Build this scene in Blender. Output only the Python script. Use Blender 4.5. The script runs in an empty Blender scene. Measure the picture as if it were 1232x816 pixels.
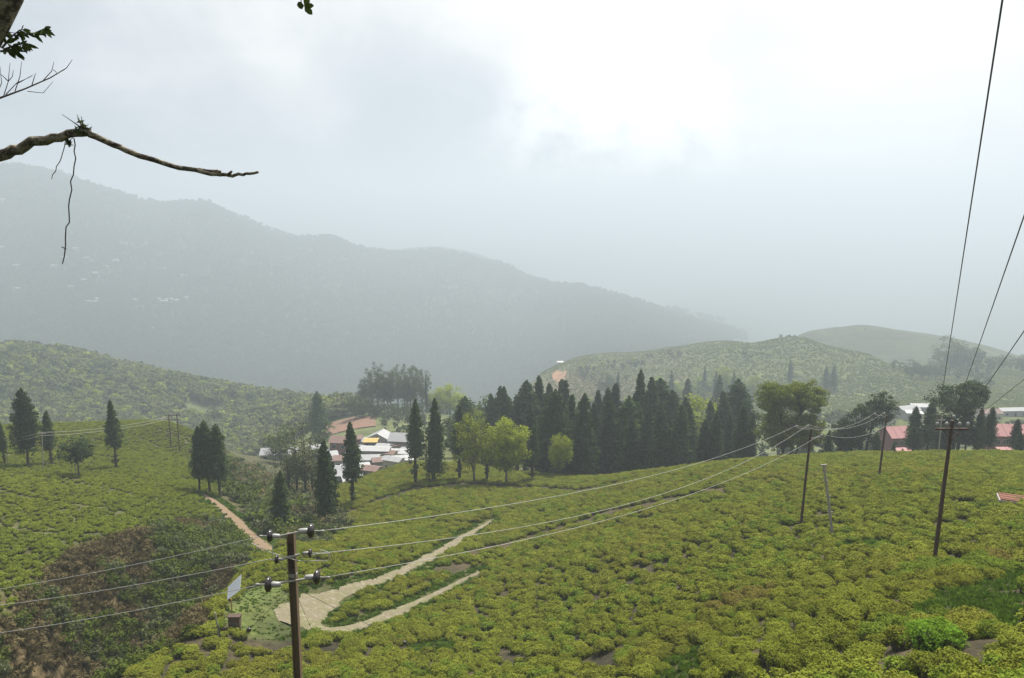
import bpy, math, random
import numpy as np
from math import radians, sin, cos, tan, pi, hypot
from mathutils import Vector, Matrix

random.seed(7); rng = np.random.default_rng(7)
sc = bpy.context.scene
C = sc.collection

# ------------------------------------------------------------------ camera, sky, sun, exposure
PITCH = radians(9.6); FPX = 940.0; CX, CY = 616.0, 408.0
cam = bpy.data.cameras.new('camera'); camo = bpy.data.objects.new('camera', cam); C.objects.link(camo)
cam.sensor_width = 36; cam.lens = 36*FPX/1232; cam.clip_start = 0.05; cam.clip_end = 30000
camo.rotation_euler = (pi/2-PITCH, 0, 0)
sc.camera = camo

SUN_AZ, SUN_EL = radians(24), radians(56)          # sun veiled by cloud, ahead and to the right
SUND = Vector((sin(SUN_AZ)*cos(SUN_EL), cos(SUN_AZ)*cos(SUN_EL), sin(SUN_EL)))
sun = bpy.data.lights.new('sun', 'SUN'); suno = bpy.data.objects.new('sun', sun); C.objects.link(suno)
sun.energy = 4.0; sun.angle = radians(9); sun.color = (1, .95, .86)
suno.rotation_euler = (-SUND).to_track_quat('-Z', 'Y').to_euler()

w = bpy.data.worlds.new('World'); sc.world = w; w.use_nodes = True
nt = w.node_tree; nt.nodes.clear()
def N(t, typ, **k):
    n = t.nodes.new(typ)
    for a, b in k.items(): setattr(n, a, b)
    return n
def L(t, a, b): t.links.new(a, b)
def math_node(t, op, a, b=None, clamp=False):
    n = N(t, 'ShaderNodeMath', operation=op); n.use_clamp = clamp
    for i, v in enumerate((a, b)):
        if v is None: continue
        if isinstance(v, (int, float)): n.inputs[i].default_value = v
        else: L(t, v, n.inputs[i])
    return n.outputs[0]
def mix(t, f, a, b, blend='MIX'):
    n = N(t, 'ShaderNodeMix', data_type='RGBA', blend_type=blend)
    for s, v in ((n.inputs[0], f), (n.inputs[6], a), (n.inputs[7], b)):
        if isinstance(v, (int, float)): s.default_value = v
        elif isinstance(v, tuple): s.default_value = (*v, 1)
        else: L(t, v, s)
    return n.outputs[2]
def ramp(t, f, stops):
    n = N(t, 'ShaderNodeValToRGB'); e = n.color_ramp.elements
    while len(e) < len(stops): e.new(.5)
    for i, (p, c) in enumerate(stops):
        e[i].position = p; e[i].color = (*c, 1) if isinstance(c, tuple) else (c, c, c, 1)
    L(t, f, n.inputs[0]); return n.outputs[0]
def noise(t, vec, scale, detail=3, rough=.5, dist=0):
    n = N(t, 'ShaderNodeTexNoise'); n.inputs['Scale'].default_value = scale
    n.inputs['Detail'].default_value = detail; n.inputs['Roughness'].default_value = rough
    n.inputs['Distortion'].default_value = dist
    if vec is not None: L(t, vec, n.inputs['Vector'])
    return n.outputs['Fac']

sky = N(nt, 'ShaderNodeTexSky', sky_type='NISHITA'); sky.sun_disc = False
sky.sun_elevation = SUN_EL; sky.sun_rotation = SUN_AZ
tc = N(nt, 'ShaderNodeTexCoord'); d = tc.outputs['Generated']
sep = N(nt, 'ShaderNodeSeparateXYZ'); L(nt, d, sep.inputs[0])
zc = math_node(nt, 'MAXIMUM', math_node(nt, 'ADD', sep.outputs[2], .22), .12)
cmb = N(nt, 'ShaderNodeCombineXYZ')
L(nt, math_node(nt, 'DIVIDE', sep.outputs[0], zc), cmb.inputs[0]); L(nt, math_node(nt, 'DIVIDE', sep.outputs[1], zc), cmb.inputs[1])
mp = N(nt, 'ShaderNodeMapping'); L(nt, cmb.outputs[0], mp.inputs[0]); mp.inputs['Location'].default_value = (2.3, -.4, 0)
n1 = noise(nt, mp.outputs[0], .5, 5, .55, .3)
n2 = noise(nt, d, 3.2, 8, .58, .25)
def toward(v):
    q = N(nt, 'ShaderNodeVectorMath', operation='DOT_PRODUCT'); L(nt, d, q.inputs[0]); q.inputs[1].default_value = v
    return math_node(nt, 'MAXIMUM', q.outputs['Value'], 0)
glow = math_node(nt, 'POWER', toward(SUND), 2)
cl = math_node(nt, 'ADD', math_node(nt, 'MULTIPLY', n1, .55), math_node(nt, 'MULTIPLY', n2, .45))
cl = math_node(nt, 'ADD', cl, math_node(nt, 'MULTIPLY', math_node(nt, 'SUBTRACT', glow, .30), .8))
# a sunlit cumulus bank over the far valley, ragged by noise
def skydir(px, py):
    u = (px-616)/FPX; v = -(py-408)/FPX; q = Vector((u, cos(PITCH)+v*sin(PITCH), -sin(PITCH)+v*cos(PITCH))); return q.normalized()
n3 = noise(nt, d, 13, 9, .6, 0)
lump = ramp(nt, n3, [(.38, 0.0), (.56, 1.0)])
def bank(px, py, rad, amp):                                         # where that cumulus stands: its billows come from the noise
    a = math_node(nt, 'DIVIDE', math_node(nt, 'SUBTRACT', 1.0, toward(skydir(px, py))), rad*rad/2)
    m = N(nt, 'ShaderNodeMapRange', interpolation_type='SMOOTHSTEP'); L(nt, a, m.inputs[0]); m.inputs[1].default_value = 1.6; m.inputs[2].default_value = .1; m.inputs[3].default_value = 0; m.inputs[4].default_value = amp
    return math_node(nt, 'MULTIPLY', m.outputs[0], lump)
pf = math_node(nt, 'MAXIMUM', bank(750, 195, .16, .85), bank(1180, 315, .07, .5))
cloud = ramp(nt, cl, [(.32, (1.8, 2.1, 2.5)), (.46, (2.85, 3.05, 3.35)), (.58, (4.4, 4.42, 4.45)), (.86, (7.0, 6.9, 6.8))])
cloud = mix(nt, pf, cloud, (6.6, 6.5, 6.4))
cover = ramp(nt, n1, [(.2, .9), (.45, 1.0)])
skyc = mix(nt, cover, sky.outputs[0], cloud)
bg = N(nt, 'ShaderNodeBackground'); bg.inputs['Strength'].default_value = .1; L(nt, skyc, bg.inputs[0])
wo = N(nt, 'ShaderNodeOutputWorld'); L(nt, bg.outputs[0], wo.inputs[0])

vs = sc.view_settings; vs.view_transform = 'Standard'; vs.look = 'None'; vs.exposure = 1.15; vs.gamma = 1
sc.render.engine = 'CYCLES'
cy = sc.cycles; cy.use_denoising = True; cy.max_bounces = 6; cy.diffuse_bounces = 2; cy.glossy_bounces = 2
cy.transmission_bounces = 2; cy.volume_bounces = 1; cy.use_adaptive_sampling = False; cy.sample_clamp_indirect = 3

# ------------------------------------------------------------------ pixel <-> place
def ray(px, py):
    u = (px-CX)/FPX; v = -(py-CY)/FPX
    return np.array([u, cos(PITCH)+v*sin(PITCH), -sin(PITCH)+v*cos(PITCH)])
def at(px, py, R):
    r = ray(px, py); return r*(R/hypot(r[0], r[1]))
def project(x, y, z):
    dep = y*cos(PITCH)-z*sin(PITCH); up = y*sin(PITCH)+z*cos(PITCH)
    dep = np.where(np.abs(dep) < 1e-6, 1e-6, dep)
    return CX+FPX*x/dep, CY-FPX*up/dep, dep

# ------------------------------------------------------------------ terrain height
PC = []      # (pixel x, pixel y, horizontal range)
PC += [(1232,816,20),(1125,785,24),(1000,816,26),(800,816,35),(616,816,46),(450,816,48),(300,816,50),(150,816,53)]
PC += [(1232,740,30),(1232,680,42),(1232,620,62),(1232,575,88),(1232,552,112),(1123,675,45),(1123,740,31),(1057,575,82),(1060,555,106),
       (963,633,64),(963,700,46),(960,760,33),(960,585,88),(950,557,110),(800,720,50),(800,650,68),(800,600,92),(820,566,115),
       (650,740,58),(650,680,72),(660,640,88),(680,602,108),(690,579,128)]
PC += [(370,755,60),(380,720,66),(450,700,72),(520,668,82),(590,630,98),(480,735,64),(575,690,74),(410,745,62)]
PC += [(280,760,58),(255,728,62),(300,690,74),(230,765,57),(180,805,54),(330,670,82)]
PC += [(400,640,97),(500,640,93),(500,600,112),(560,576,135),(600,585,128),(440,612,112),(430,592,125),(480,562,148),(560,560,150),(640,572,142)]
PC += [(235,750,80),(170,800,76),(100,835,70),(50,855,65),(0,870,60),(200,710,84),(120,750,77),(40,790,68.5),(230,640,97),(170,652,88),(110,680,81),(50,728,74),(0,766,68),
       (285,660,92),(265,700,84)]
PC += [(100,640,92),(0,690,82),(0,640,96),(200,610,108),(100,590,118),(0,580,125),(140,564,140),(50,560,145),(100,530,170),(100,510,200),(0,513,195),
       (215,514,190),(210,540,172),(258,600,118),(300,640,102),(340,640,104),(240,565,150),(300,590,140),(335,605,132),(380,620,112)]
PC += [(100,545,260),(0,550,260),(220,545,260),(0,600,340),(150,590,340),(300,560,330)]
PC += [(0,426,590),(100,444,570),(200,461,560),(300,478,540),(390,492,520),(0,505,470),(100,507,465),(200,508,455),(300,510,440)]
PC += [(0,450,800),(200,480,800),(400,520,750),(0,480,1150),(300,485,1150),(500,475,1250),(600,470,1250)]
PC += [(0,400,1450),(200,400,1450),(400,420,1450),(560,420,1500),(0,300,1850),(200,310,1850),(400,345,1850),(600,380,1750),
       (0,205,2250),(100,224,2250),(250,247,2250),(400,286,2250),(520,313,2200),(600,327,2150),(700,347,2050),(780,371,1950),(860,399,1850),
       (0,260,3000),(250,290,3000),(400,325,3000),(700,385,3000),(950,400,2600),(1232,390,3000)]
PC += [(0,255,5200),(350,280,5200),(700,305,5200),(950,315,5200),(1232,315,5200),(0,275,9000),(616,285,9000),(1232,285,9000)]
PC += [(420,590,185),(390,600,175),(420,560,215),(480,548,235),(340,552,240),(330,575,200),(420,514,300),(470,497,330),(520,497,340),(560,500,330),(470,520,480),(600,515,480),(400,495,360)]
PC += [(800,585,175),(1000,562,200),(1150,562,190),(1080,557,185),(1220,556,185),(700,590,170),(610,565,195),(900,535,300),(1100,535,290),(700,530,300),(1220,530,290)]
PC += [(655,447,640),(720,428,760),(800,420,740),(870,410,700),(960,407,680),(1040,428,650),(970,404,900),(1040,398,900),(1130,411,880),(1232,432,860),
       (1232,455,650),(870,450,560),(1000,460,540),(1100,470,520),(1000,500,430),(1090,500,380),(1200,505,380),(740,470,540),(700,449,600),(670,470,540),
       (950,436,790),(1030,448,770),(1100,446,770),(800,440,1100),(1000,440,1300),(1232,450,1300),(620,490,700)]
WP = [(0,0,-1.7),(-6,-3,-1.5),(8,-2,-1.4),(0,-15,-.5),(-30,-20,-3),(30,-20,0),(-80,-80,8),(80,-80,8),(0,-250,40),(0,5,-4.4),(0,10,-9),(6,10,-8.2),(0,20,-16.8),(0,30,-23),
      (12,18,-11.8),(-6.3,21,-19.3),(-12,14,-14.5),(-20,30,-24.5),(-44,30,-32),(-30,5,-9),(15,4,-5),(45,22,-13),(70,40,-19),(90,10,-8),(-90,50,-36),(-140,80,-42),(110,70,-28),
      (-300,50,-70),(300,60,-40),(-1500,200,-120),(1500,200,-100),(-4500,500,80),(4500,500,-150),(-3500,4000,100),(4500,4000,-100),(-6000,8000,0),(6000,8000,-100),(-6000,-300,60),(6000,-300,60)]
SC_ = 70.0
def warp(x, y): r = np.hypot(x, y)+1e-9; g = np.arcsinh(r/SC_)/r; return x*g*1.6, y*g*1.6
pts = [tuple(at(*p)) for p in PC] + WP
pts = np.array(pts); QX, QY = warp(pts[:, 0], pts[:, 1]); QV = pts[:, 2]/(np.hypot(pts[:, 0], pts[:, 1])+40)
def tps_k(d2): return .5*d2*np.log(d2+1e-12)
n_ = len(QX)
K = tps_k((QX[:, None]-QX[None])**2+(QY[:, None]-QY[None])**2)+np.eye(n_)*5e-4
Pm = np.stack([np.ones(n_), QX, QY], 1)
A_ = np.block([[K, Pm], [Pm.T, np.zeros((3, 3))]])
W_ = np.linalg.solve(A_, np.concatenate([QV, np.zeros(3)]))
def vnoise(x, y, s=0):
    xi = np.floor(x).astype(np.int64); yi = np.floor(y).astype(np.int64); fx = x-xi; fy = y-yi
    fx = fx*fx*(3-2*fx); fy = fy*fy*(3-2*fy)
    def h(a, b):
        v = (a*374761393+b*668265263+s*982451653) & 0xffffffff
        v = ((v ^ (v >> 13))*1274126177) & 0xffffffff
        return ((v ^ (v >> 16)) & 0xffff)/65535.0
    return (h(xi, yi)*(1-fx)+h(xi+1, yi)*fx)*(1-fy)+(h(xi, yi+1)*(1-fx)+h(xi+1, yi+1)*fx)*fy
def fbm(x, y, s=0, o=4):
    t = 0; a = .5
    for i in range(o): t = t+a*(vnoise(x, y, s+i)-.5); x = x*2.03+5.1; y = y*2.03+1.7; a *= .5
    return t
def sstep(a, b, x): t = np.clip((x-a)/(b-a), 0, 1); return t*t*(3-2*t)
def ground(x, y):
    x = np.atleast_1d(np.asarray(x, float)); y = np.atleast_1d(np.asarray(y, float)); out = np.empty(x.shape)
    fx, fy, fo = x.ravel(), y.ravel(), out.ravel()
    for i in range(0, len(fx), 40000):
        a, b = fx[i:i+40000], fy[i:i+40000]; u, v = warp(a, b)
        k = tps_k((u[:, None]-QX)**2+(v[:, None]-QY)**2)
        q = k@W_[:n_]+W_[n_]+W_[n_+1]*u+W_[n_+2]*v
        r = np.hypot(a, b); z = q*(r+40)
        z = z+fbm(a/9, b/9, 3)*.5*sstep(20, 60, r)
        z = z+fbm(a/60, b/60, 11)*9*sstep(260, 520, r)+(.13-np.abs(fbm(a/420, b/420, 21, 5)))*34*sstep(1000, 1700, r)
        z = np.where(z > 90, 90+45*np.tanh((z-90)/45), z)
        fo[i:i+40000] = z
    return fo.reshape(x.shape)
def gz(x, y): return float(ground(x, y)[0])
def hit(px, py, lo=14, hi=3500):
    r = ray(px, py); r = r/hypot(r[0], r[1])
    R = np.geomspace(lo, hi, 900); z = ground(r[0]*R, r[1]*R); below = z > r[2]*R
    i = int(np.argmax(below)) if below.any() else len(R)-1
    R = np.linspace(R[max(i-1, 0)], R[i], 40); z = ground(r[0]*R, r[1]*R); j = int(np.argmax(z > r[2]*R)) if (z > r[2]*R).any() else 39
    return np.array([r[0]*R[j], r[1]*R[j], z[j]])

# ------------------------------------------------------------------ helpers: meshes and materials
class MB:
    def __init__(s): s.v = []; s.f = []; s.m = []; s.a = []
    def add(s, v, f, mat=0, a=.5):
        o = len(s.v); s.v += [tuple(q) for q in v]
        for q in f: s.f.append(tuple(o+i for i in q)); s.m.append(mat); s.a.append(a)
    def box(s, x0, x1, y0, y1, z0, z1, mat=0):
        s.add([(x0,y0,z0),(x1,y0,z0),(x1,y1,z0),(x0,y1,z0),(x0,y0,z1),(x1,y0,z1),(x1,y1,z1),(x0,y1,z1)],
              [(3,2,1,0),(4,5,6,7),(0,1,5,4),(1,2,6,5),(2,3,7,6),(3,0,4,7)], mat); return s
    def tube(s, P, Rr, n=8, mat=0, cap=True, a=.5):
        P = [Vector(p) for p in P]
        if not hasattr(Rr, '__len__'): Rr = [Rr]*len(P)
        up = None; V = []
        for i, p in enumerate(P):
            t = (P[min(i+1, len(P)-1)]-P[max(i-1, 0)]).normalized()
            if up is None: up = t.orthogonal()
            up = (up-t*up.dot(t)).normalized(); b = t.cross(up)
            for k in range(n):
                an = 2*pi*k/n; V.append(p+(up*cos(an)+b*sin(an))*Rr[i])
        Fc = [(i*n+k, i*n+(k+1) % n, (i+1)*n+(k+1) % n, (i+1)*n+k) for i in range(len(P)-1) for k in range(n)]
        if cap: Fc += [tuple(range(n))[::-1], tuple((len(P)-1)*n+k for k in range(n))]
        s.add(V, Fc, mat, a); return s
    def lathe(s, prof, c=(0,0,0), axis='Z', n=12, mat=0):
        P = []; c = Vector(c)
        for (h, r) in prof:
            for k in range(n):
                an = 2*pi*k/n; q = (r*cos(an), r*sin(an), h)
                q = q if axis == 'Z' else ((h, q[0], q[1]) if axis == 'X' else (q[0], h, q[1])); P.append(c+Vector(q))
        Fc = [(i*n+k, i*n+(k+1) % n, (i+1)*n+(k+1) % n, (i+1)*n+k) for i in range(len(prof)-1) for k in range(n)]
        Fc += [tuple(range(n))[::-1], tuple((len(prof)-1)*n+k for k in range(n))]
        s.add(P, Fc, mat); return s
    def leaf(s, p, nrm, ln, wd, mat=0, a=.5, spin=None):
        nrm = Vector(nrm).normalized(); t = nrm.orthogonal().normalized(); b = nrm.cross(t)
        sp = random.random()*2*pi if spin is None else spin; t, b = t*cos(sp)+b*sin(sp), b*cos(sp)-t*sin(sp); p = Vector(p)
        s.add([p-t*ln*.5, p+b*wd*.5, p+t*ln*.5, p-b*wd*.5], [(0,1,2,3)], mat, a)
    def mesh(s, name, mats, smooth=False):
        me = bpy.data.meshes.new(name); me.from_pydata(s.v, [], s.f)
        for m in (mats if isinstance(mats, (list, tuple)) else [mats]): me.materials.append(m)
        me.polygons.foreach_set('material_index', s.m)
        at_ = me.attributes.new('lv', 'FLOAT', 'FACE'); at_.data.foreach_set('value', s.a)
        if smooth: me.polygons.foreach_set('use_smooth', [True]*len(s.f))
        me.update(); return me
    def obj(s, name, mats, parent=None, smooth=False): return link(name, s.mesh(name, mats, smooth), parent)
def link(name, me, parent=None):
    o = bpy.data.objects.new(name, me); C.objects.link(o)
    if parent is not None: o.parent = parent
    return o
def tag(o, label=None, cat=None, group=None, kind=None):
    for k, v in (('label', label), ('category', cat), ('group', group), ('kind', kind)):
        if v: o[k] = v
    return o
def thing(name, loc, label, cat, group=None, rz=0, sc_=1):
    o = bpy.data.objects.new(name, None); C.objects.link(o); o.location = Vector(loc); o.rotation_euler = (0, 0, rz)
    o.scale = (sc_,)*3 if not hasattr(sc_, '__len__') else sc_; o.empty_display_size = .2
    return tag(o, label, cat, group)

def mat(name, build, rough=.8, spec=.3, transl=0, bump=None):
    m = bpy.data.materials.new(name); m.use_nodes = True; t = m.node_tree; b = t.nodes['Principled BSDF']
    b.inputs['Roughness'].default_value = rough; b.inputs['Specular IOR Level'].default_value = spec
    g = N(t, 'ShaderNodeNewGeometry'); pos = g.outputs['Position']
    col = build(t, pos)
    if isinstance(col, tuple): b.inputs['Base Color'].default_value = (*col, 1)
    else: L(t, col, b.inputs['Base Color'])
    if bump:
        bn = N(t, 'ShaderNodeBump'); bn.inputs['Strength'].default_value = bump[1]; bn.inputs['Distance'].default_value = bump[2]
        L(t, noise(t, pos, bump[0], 5), bn.inputs['Height']); L(t, bn.outputs[0], b.inputs['Normal'])
    if transl:
        tr = N(t, 'ShaderNodeBsdfTranslucent'); ms = N(t, 'ShaderNodeMixShader'); ms.inputs[0].default_value = transl
        if isinstance(col, tuple): tr.inputs[0].default_value = (*col, 1)
        else: L(t, col, tr.inputs[0])
        L(t, b.outputs[0], ms.inputs[1]); L(t, tr.outputs[0], ms.inputs[2]); L(t, ms.outputs[0], t.nodes['Material Output'].inputs[0])
    return m
def attr(t, n): a = N(t, 'ShaderNodeAttribute'); a.attribute_name = n; return a.outputs['Fac']
def rnd(t): return N(t, 'ShaderNodeObjectInfo').outputs['Random']
def worn(c, c2, s=3.0, s2=20.0):
    def f(t, pos):
        a = mix(t, noise(t, pos, s, 5, .65), c, c2); return mix(t, math_node(t, 'MULTIPLY', noise(t, pos, s2, 4), .45), a, tuple(q*.55 for q in c2))
    return f
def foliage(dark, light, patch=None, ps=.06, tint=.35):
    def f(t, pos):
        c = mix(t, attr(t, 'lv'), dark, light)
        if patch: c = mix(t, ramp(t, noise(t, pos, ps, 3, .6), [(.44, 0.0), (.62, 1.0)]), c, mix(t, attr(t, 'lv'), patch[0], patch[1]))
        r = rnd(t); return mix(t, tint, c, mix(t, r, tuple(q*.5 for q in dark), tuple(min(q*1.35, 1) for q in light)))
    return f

M = {}
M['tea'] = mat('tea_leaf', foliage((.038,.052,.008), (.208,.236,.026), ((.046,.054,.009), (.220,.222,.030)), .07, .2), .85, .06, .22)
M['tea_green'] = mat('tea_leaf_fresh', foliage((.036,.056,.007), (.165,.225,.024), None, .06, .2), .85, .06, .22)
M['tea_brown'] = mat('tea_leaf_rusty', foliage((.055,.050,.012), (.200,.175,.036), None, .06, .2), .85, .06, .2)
M['tea_bright'] = mat('tea_leaf_bright', foliage((.030,.072,.007), (.125,.225,.018)), .85, .06, .25)
M['tea_left'] = mat('tea_leaf_hill', foliage((.036,.052,.007), (.155,.195,.022), ((.044,.058,.007), (.205,.230,.022)), .02, .2), .85, .06, .2)
M['tea_wood'] = mat('tea_stems', worn((.055,.042,.026), (.035,.034,.016), 6), .9)
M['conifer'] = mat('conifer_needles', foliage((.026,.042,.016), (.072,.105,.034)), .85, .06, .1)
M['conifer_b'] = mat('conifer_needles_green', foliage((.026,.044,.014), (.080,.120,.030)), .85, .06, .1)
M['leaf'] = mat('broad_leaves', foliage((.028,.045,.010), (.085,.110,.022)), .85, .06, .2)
M['leaf_y'] = mat('young_leaves', foliage((.130,.170,.014), (.340,.400,.040)), .85, .06, .42)
M['leaf_grey'] = mat('grey_leaves', foliage((.046,.060,.028), (.125,.145,.066)), .85, .06, .2)
M['leaf_pine'] = mat('yellowish_crown', foliage((.055,.080,.010), (.215,.255,.030)), .85, .06, .2)
M['leaf_hazel'] = mat('hazel_leaves', foliage((.105,.122,.042), (.225,.245,.085)), .85, .06, .2)
M['dry'] = mat('dry_grass', foliage((.062,.050,.024), (.185,.150,.070)), .85, .06, .2)
M['shrub'] = mat('shrub_leaves', foliage((.034,.052,.009), (.115,.150,.024)), .85, .06, .2)
M['grass'] = mat('grass_blades', foliage((.045,.090,.010), (.125,.200,.025)), .85, .06, .25)
M['bark'] = mat('bark', worn((.085,.066,.048), (.045,.036,.028), 4), .9, .2, 0, (18, .6, .05))
M['bark_lichen'] = mat('lichened_bark', lambda t, p: mix(t, ramp(t, noise(t, p, 16, 6, .7), [(.42, 0.0), (.6, 1.0)]), mix(t, noise(t, p, 40, 4), (.06,.045,.032), (.028,.022,.018)), mix(t, noise(t, p, 30, 4), (.32,.29,.22), (.16,.13,.09))), .9, .15, 0, (30, 1.0, .03))
M['bark_pale'] = mat('bark_pale', worn((.20,.175,.14), (.10,.085,.065), 4), .9, .2, 0, (18, .6, .05))
M['rust'] = mat('rusty_steel', worn((.105,.055,.034), (.05,.03,.022), 5, 30), .75, .4)
M['rail'] = mat('weathered_rail', worn((.24,.165,.095), (.11,.072,.045), 6, 40), .8, .35)
M['zinc'] = mat('galvanised_steel', worn((.33,.33,.31), (.22,.20,.17), 8), .55, .5)
M['wire'] = mat('dull_wire', worn((.50,.49,.46), (.36,.35,.33), 3), .5, .5)
M['cable'] = mat('dark_cable', worn((.05,.05,.055), (.035,.035,.04), 3), .5, .5)
M['porcelain'] = mat('brown_porcelain', worn((.030,.022,.020), (.022,.017,.016), 8), .18, .6)
M['cap'] = mat('insulator_cap', worn((.40,.40,.39), (.28,.27,.26), 10), .45, .5)
M['concrete'] = mat('concrete', worn((.40,.37,.31), (.27,.25,.21), 3), .9)
M['white'] = mat('white_wall', worn((.42,.41,.39), (.27,.26,.24), .8), .85)
M['cream'] = mat('cream_wall', worn((.58,.52,.40), (.40,.36,.29), .8), .85)
M['grey_wall'] = mat('grey_wall', worn((.34,.34,.33), (.22,.22,.22), .8), .85)
M['brick_wall'] = mat('reddish_wall', worn((.27,.13,.10), (.20,.11,.09), .8), .85)
M['yellow'] = mat('yellow_paint', worn((.48,.33,.08), (.36,.26,.08), .8), .6)
M['blue'] = mat('dark_shutter', worn((.06,.065,.085), (.04,.04,.05), .8), .5)
M['brick_tile'] = mat('brick_tile', worn((.22,.085,.05), (.14,.06,.04), 3), .9)
M['pink'] = mat('pink_roof', worn((.40,.18,.175), (.32,.15,.145), .5), .6)
M['pink_wall'] = mat('pink_wall', worn((.30,.14,.13), (.20,.10,.095), .5), .8)
M['tin'] = mat('pale_tin_roof', worn((.33,.335,.345), (.22,.22,.225), .5), .5, .5)
M['tin_white'] = mat('white_tin_roof', worn((.40,.40,.40), (.27,.27,.28), .5), .45, .5)
M['tin_rust'] = mat('rusty_tin_roof', worn((.21,.125,.10), (.15,.095,.08), .6), .7)
M['glass'] = mat('dark_glass', lambda t, p: (.03,.035,.04), .12, .6)
M['sign'] = mat('pale_sign', worn((.72,.75,.80), (.58,.61,.67), 2), .5)
M['sign_text'] = mat('sign_lettering', worn((.50,.53,.60), (.42,.45,.52), 4), .6)
M['sign_back'] = mat('brown_board', worn((.16,.10,.065), (.10,.07,.05), 3), .8)
M['soil'] = mat('track_soil', lambda t, p: mix(t, ramp(t, noise(t, p, 2.2, 7, .75), [(.50, 0.0), (.66, 1.0)]), mix(t, ramp(t, noise(t, p, .5, 5, .6), [(.40, 0.0), (.62, 1.0)]), mix(t, noise(t, p, 5, 6, .7), (.200,.170,.118), (.120,.102,.068)), mix(t, noise(t, p, 4, 5, .7), (.16,.145,.075), (.105,.11,.045))), (.245,.215,.160)), .95, .2, 0, (7, .8, .16))
M['soil_red'] = mat('path_soil', lambda t, p: mix(t, noise(t, p, 2.5, 6, .7), (.21,.15,.095), (.13,.092,.058)), .95, .2, 0, (7, .7, .12))
M['bare'] = mat('ploughed_field', lambda t, p: mix(t, noise(t, p, .4, 6, .7), (.20,.115,.078), (.14,.082,.055)), .95, .2, 0, (3, .6, .2))

# ------------------------------------------------------------------ the ground: one sheet from behind the camera to the horizon
def inpoly(px, py, poly):
    px = np.asarray(px); py = np.asarray(py); r = np.zeros(px.shape, bool); n = len(poly)
    for i in range(n):
        x0, y0 = poly[i]; x1, y1 = poly[(i+1) % n]
        c = ((y0 > py) != (y1 > py)) & (px < (x1-x0)*(py-y0)/((y1-y0) if y1 != y0 else 1e-9)+x0); r ^= c
    return r
BANK = [(-60,765),(0,745),(40,706),(75,672),(112,655),(160,642),(215,628),(262,630),(300,650),(292,690),(252,728),(240,760),(195,785),(150,816),(120,900),(-60,900)]
SCRUB = [(262,560),(300,545),(345,560),(385,600),(420,625),(395,655),(345,658),(318,652),(300,628),(272,605)]
CLEAR = [(262,738),(300,706),(345,700),(352,760),(330,772),(290,768)]
BROWN = [(655,462),(672,447),(715,447),(760,458),(800,485),(740,490),(660,490)]
SLIP = [(664,449),(671,445),(682,446),(679,456),(673,464),(665,458)]
def W2(pl, n=60, w=0):
    P = [hit(*p) for p in pl]; P = np.array(P); s = np.concatenate([[0], np.cumsum(np.hypot(*np.diff(P[:, :2], axis=0).T))])
    u = np.linspace(0, s[-1], n); x = np.interp(u, s, P[:, 0]); y = np.interp(u, s, P[:, 1])
    for _ in range(14): x[1:-1] = (x[:-2]+2*x[1:-1]+x[2:])/4; y[1:-1] = (y[:-2]+2*y[1:-1]+y[2:])/4
    return np.stack([x, y], 1)
TRACKS = [('dirt_track', W2([(590,627),(560,645),(525,667),(480,690),(430,705),(395,718),(368,738),(368,758),(392,764),(430,756),(475,738),(530,712),(576,689)], 90), 1.0, 'soil'),
          ('hill_path', W2([(246,596),(262,608),(285,628),(306,648),(326,664)], 40), 1.1, 'soil_red'),
          ('turning_place', W2([(346,752),(358,744),(372,732),(396,718)], 30), 2.0, 'soil')]
def track_dist(x, y):
    dmin = np.full(np.shape(x), 1e9)
    for _, P, wd, _m in TRACKS:
        for a in range(len(P)): dmin = np.minimum(dmin, np.hypot(x-P[a, 0], y-P[a, 1])-wd)
    return dmin

NX, NY = 460, 560
gu = np.sinh(np.linspace(-np.arcsinh(6500/35), np.arcsinh(6500/35), NX))*35
gv = np.sinh(np.linspace(np.arcsinh(-350/40), np.arcsinh(9200/40), NY))*40
GXm, GYm = np.meshgrid(gu, gv); GZ = ground(GXm, GYm)
ppx, ppy, pdep = project(GXm, GYm, GZ); RR = np.hypot(GXm, GYm); front = pdep > 1
cols = np.zeros(GXm.shape+(3,))
cols[:] = (.058,.048,.027)
def put(mask, c, f=1.0): cols[mask] = cols[mask]*(1-f)+np.array(c)*f
put((RR > 150) & (RR <= 260), (.075,.085,.028))
put((RR > 260) & (RR < 1000), (.085,.102,.042))
put(RR >= 1000, (.032,.042,.022))
put((RR > 60) & (RR < 260) & (ppx < 340), (.060,.062,.026))
put(front & inpoly(ppx, ppy, BANK) & (RR < 105) & (RR > 50), (.085,.066,.036))
put(front & inpoly(ppx, ppy, SCRUB) & (RR < 190), (.075,.070,.032))
put(front & inpoly(ppx, ppy, CLEAR) & (RR < 90), (.100,.125,.034))
put(RR < 15, (.085,.080,.04))
put(front & (RR > 330) & (RR < 1000) & (ppx > 620), (.064,.078,.022))
put(front & (RR > 330) & (RR < 1000) & (ppx > 620) & (ppx < 830), (.075,.080,.030))
put(front & (RR > 790) & (RR < 1010) & (ppx > 900), (.046,.054,.024))
put(front & inpoly(ppx, ppy, BROWN) & (RR > 450) & (RR < 900), (.085,.072,.040))
put(front & inpoly(ppx, ppy, [(664,450),(670,446),(676,448),(682,446),(680,453),(676,456),(673,464),(669,457),(665,459)]) & (RR > 450) & (RR < 900), (.24,.135,.08))
put(front & inpoly(ppx, ppy, [(920,495),(960,470),(1060,475),(1080,520),(930,530)]) & (RR > 330) & (RR < 800), (.095,.115,.028))
put(front & inpoly(ppx, ppy, [(330,300),(480,310),(620,350),(640,420),(300,420),(260,340)]) & (RR > 1200), (.044,.056,.024))
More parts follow.
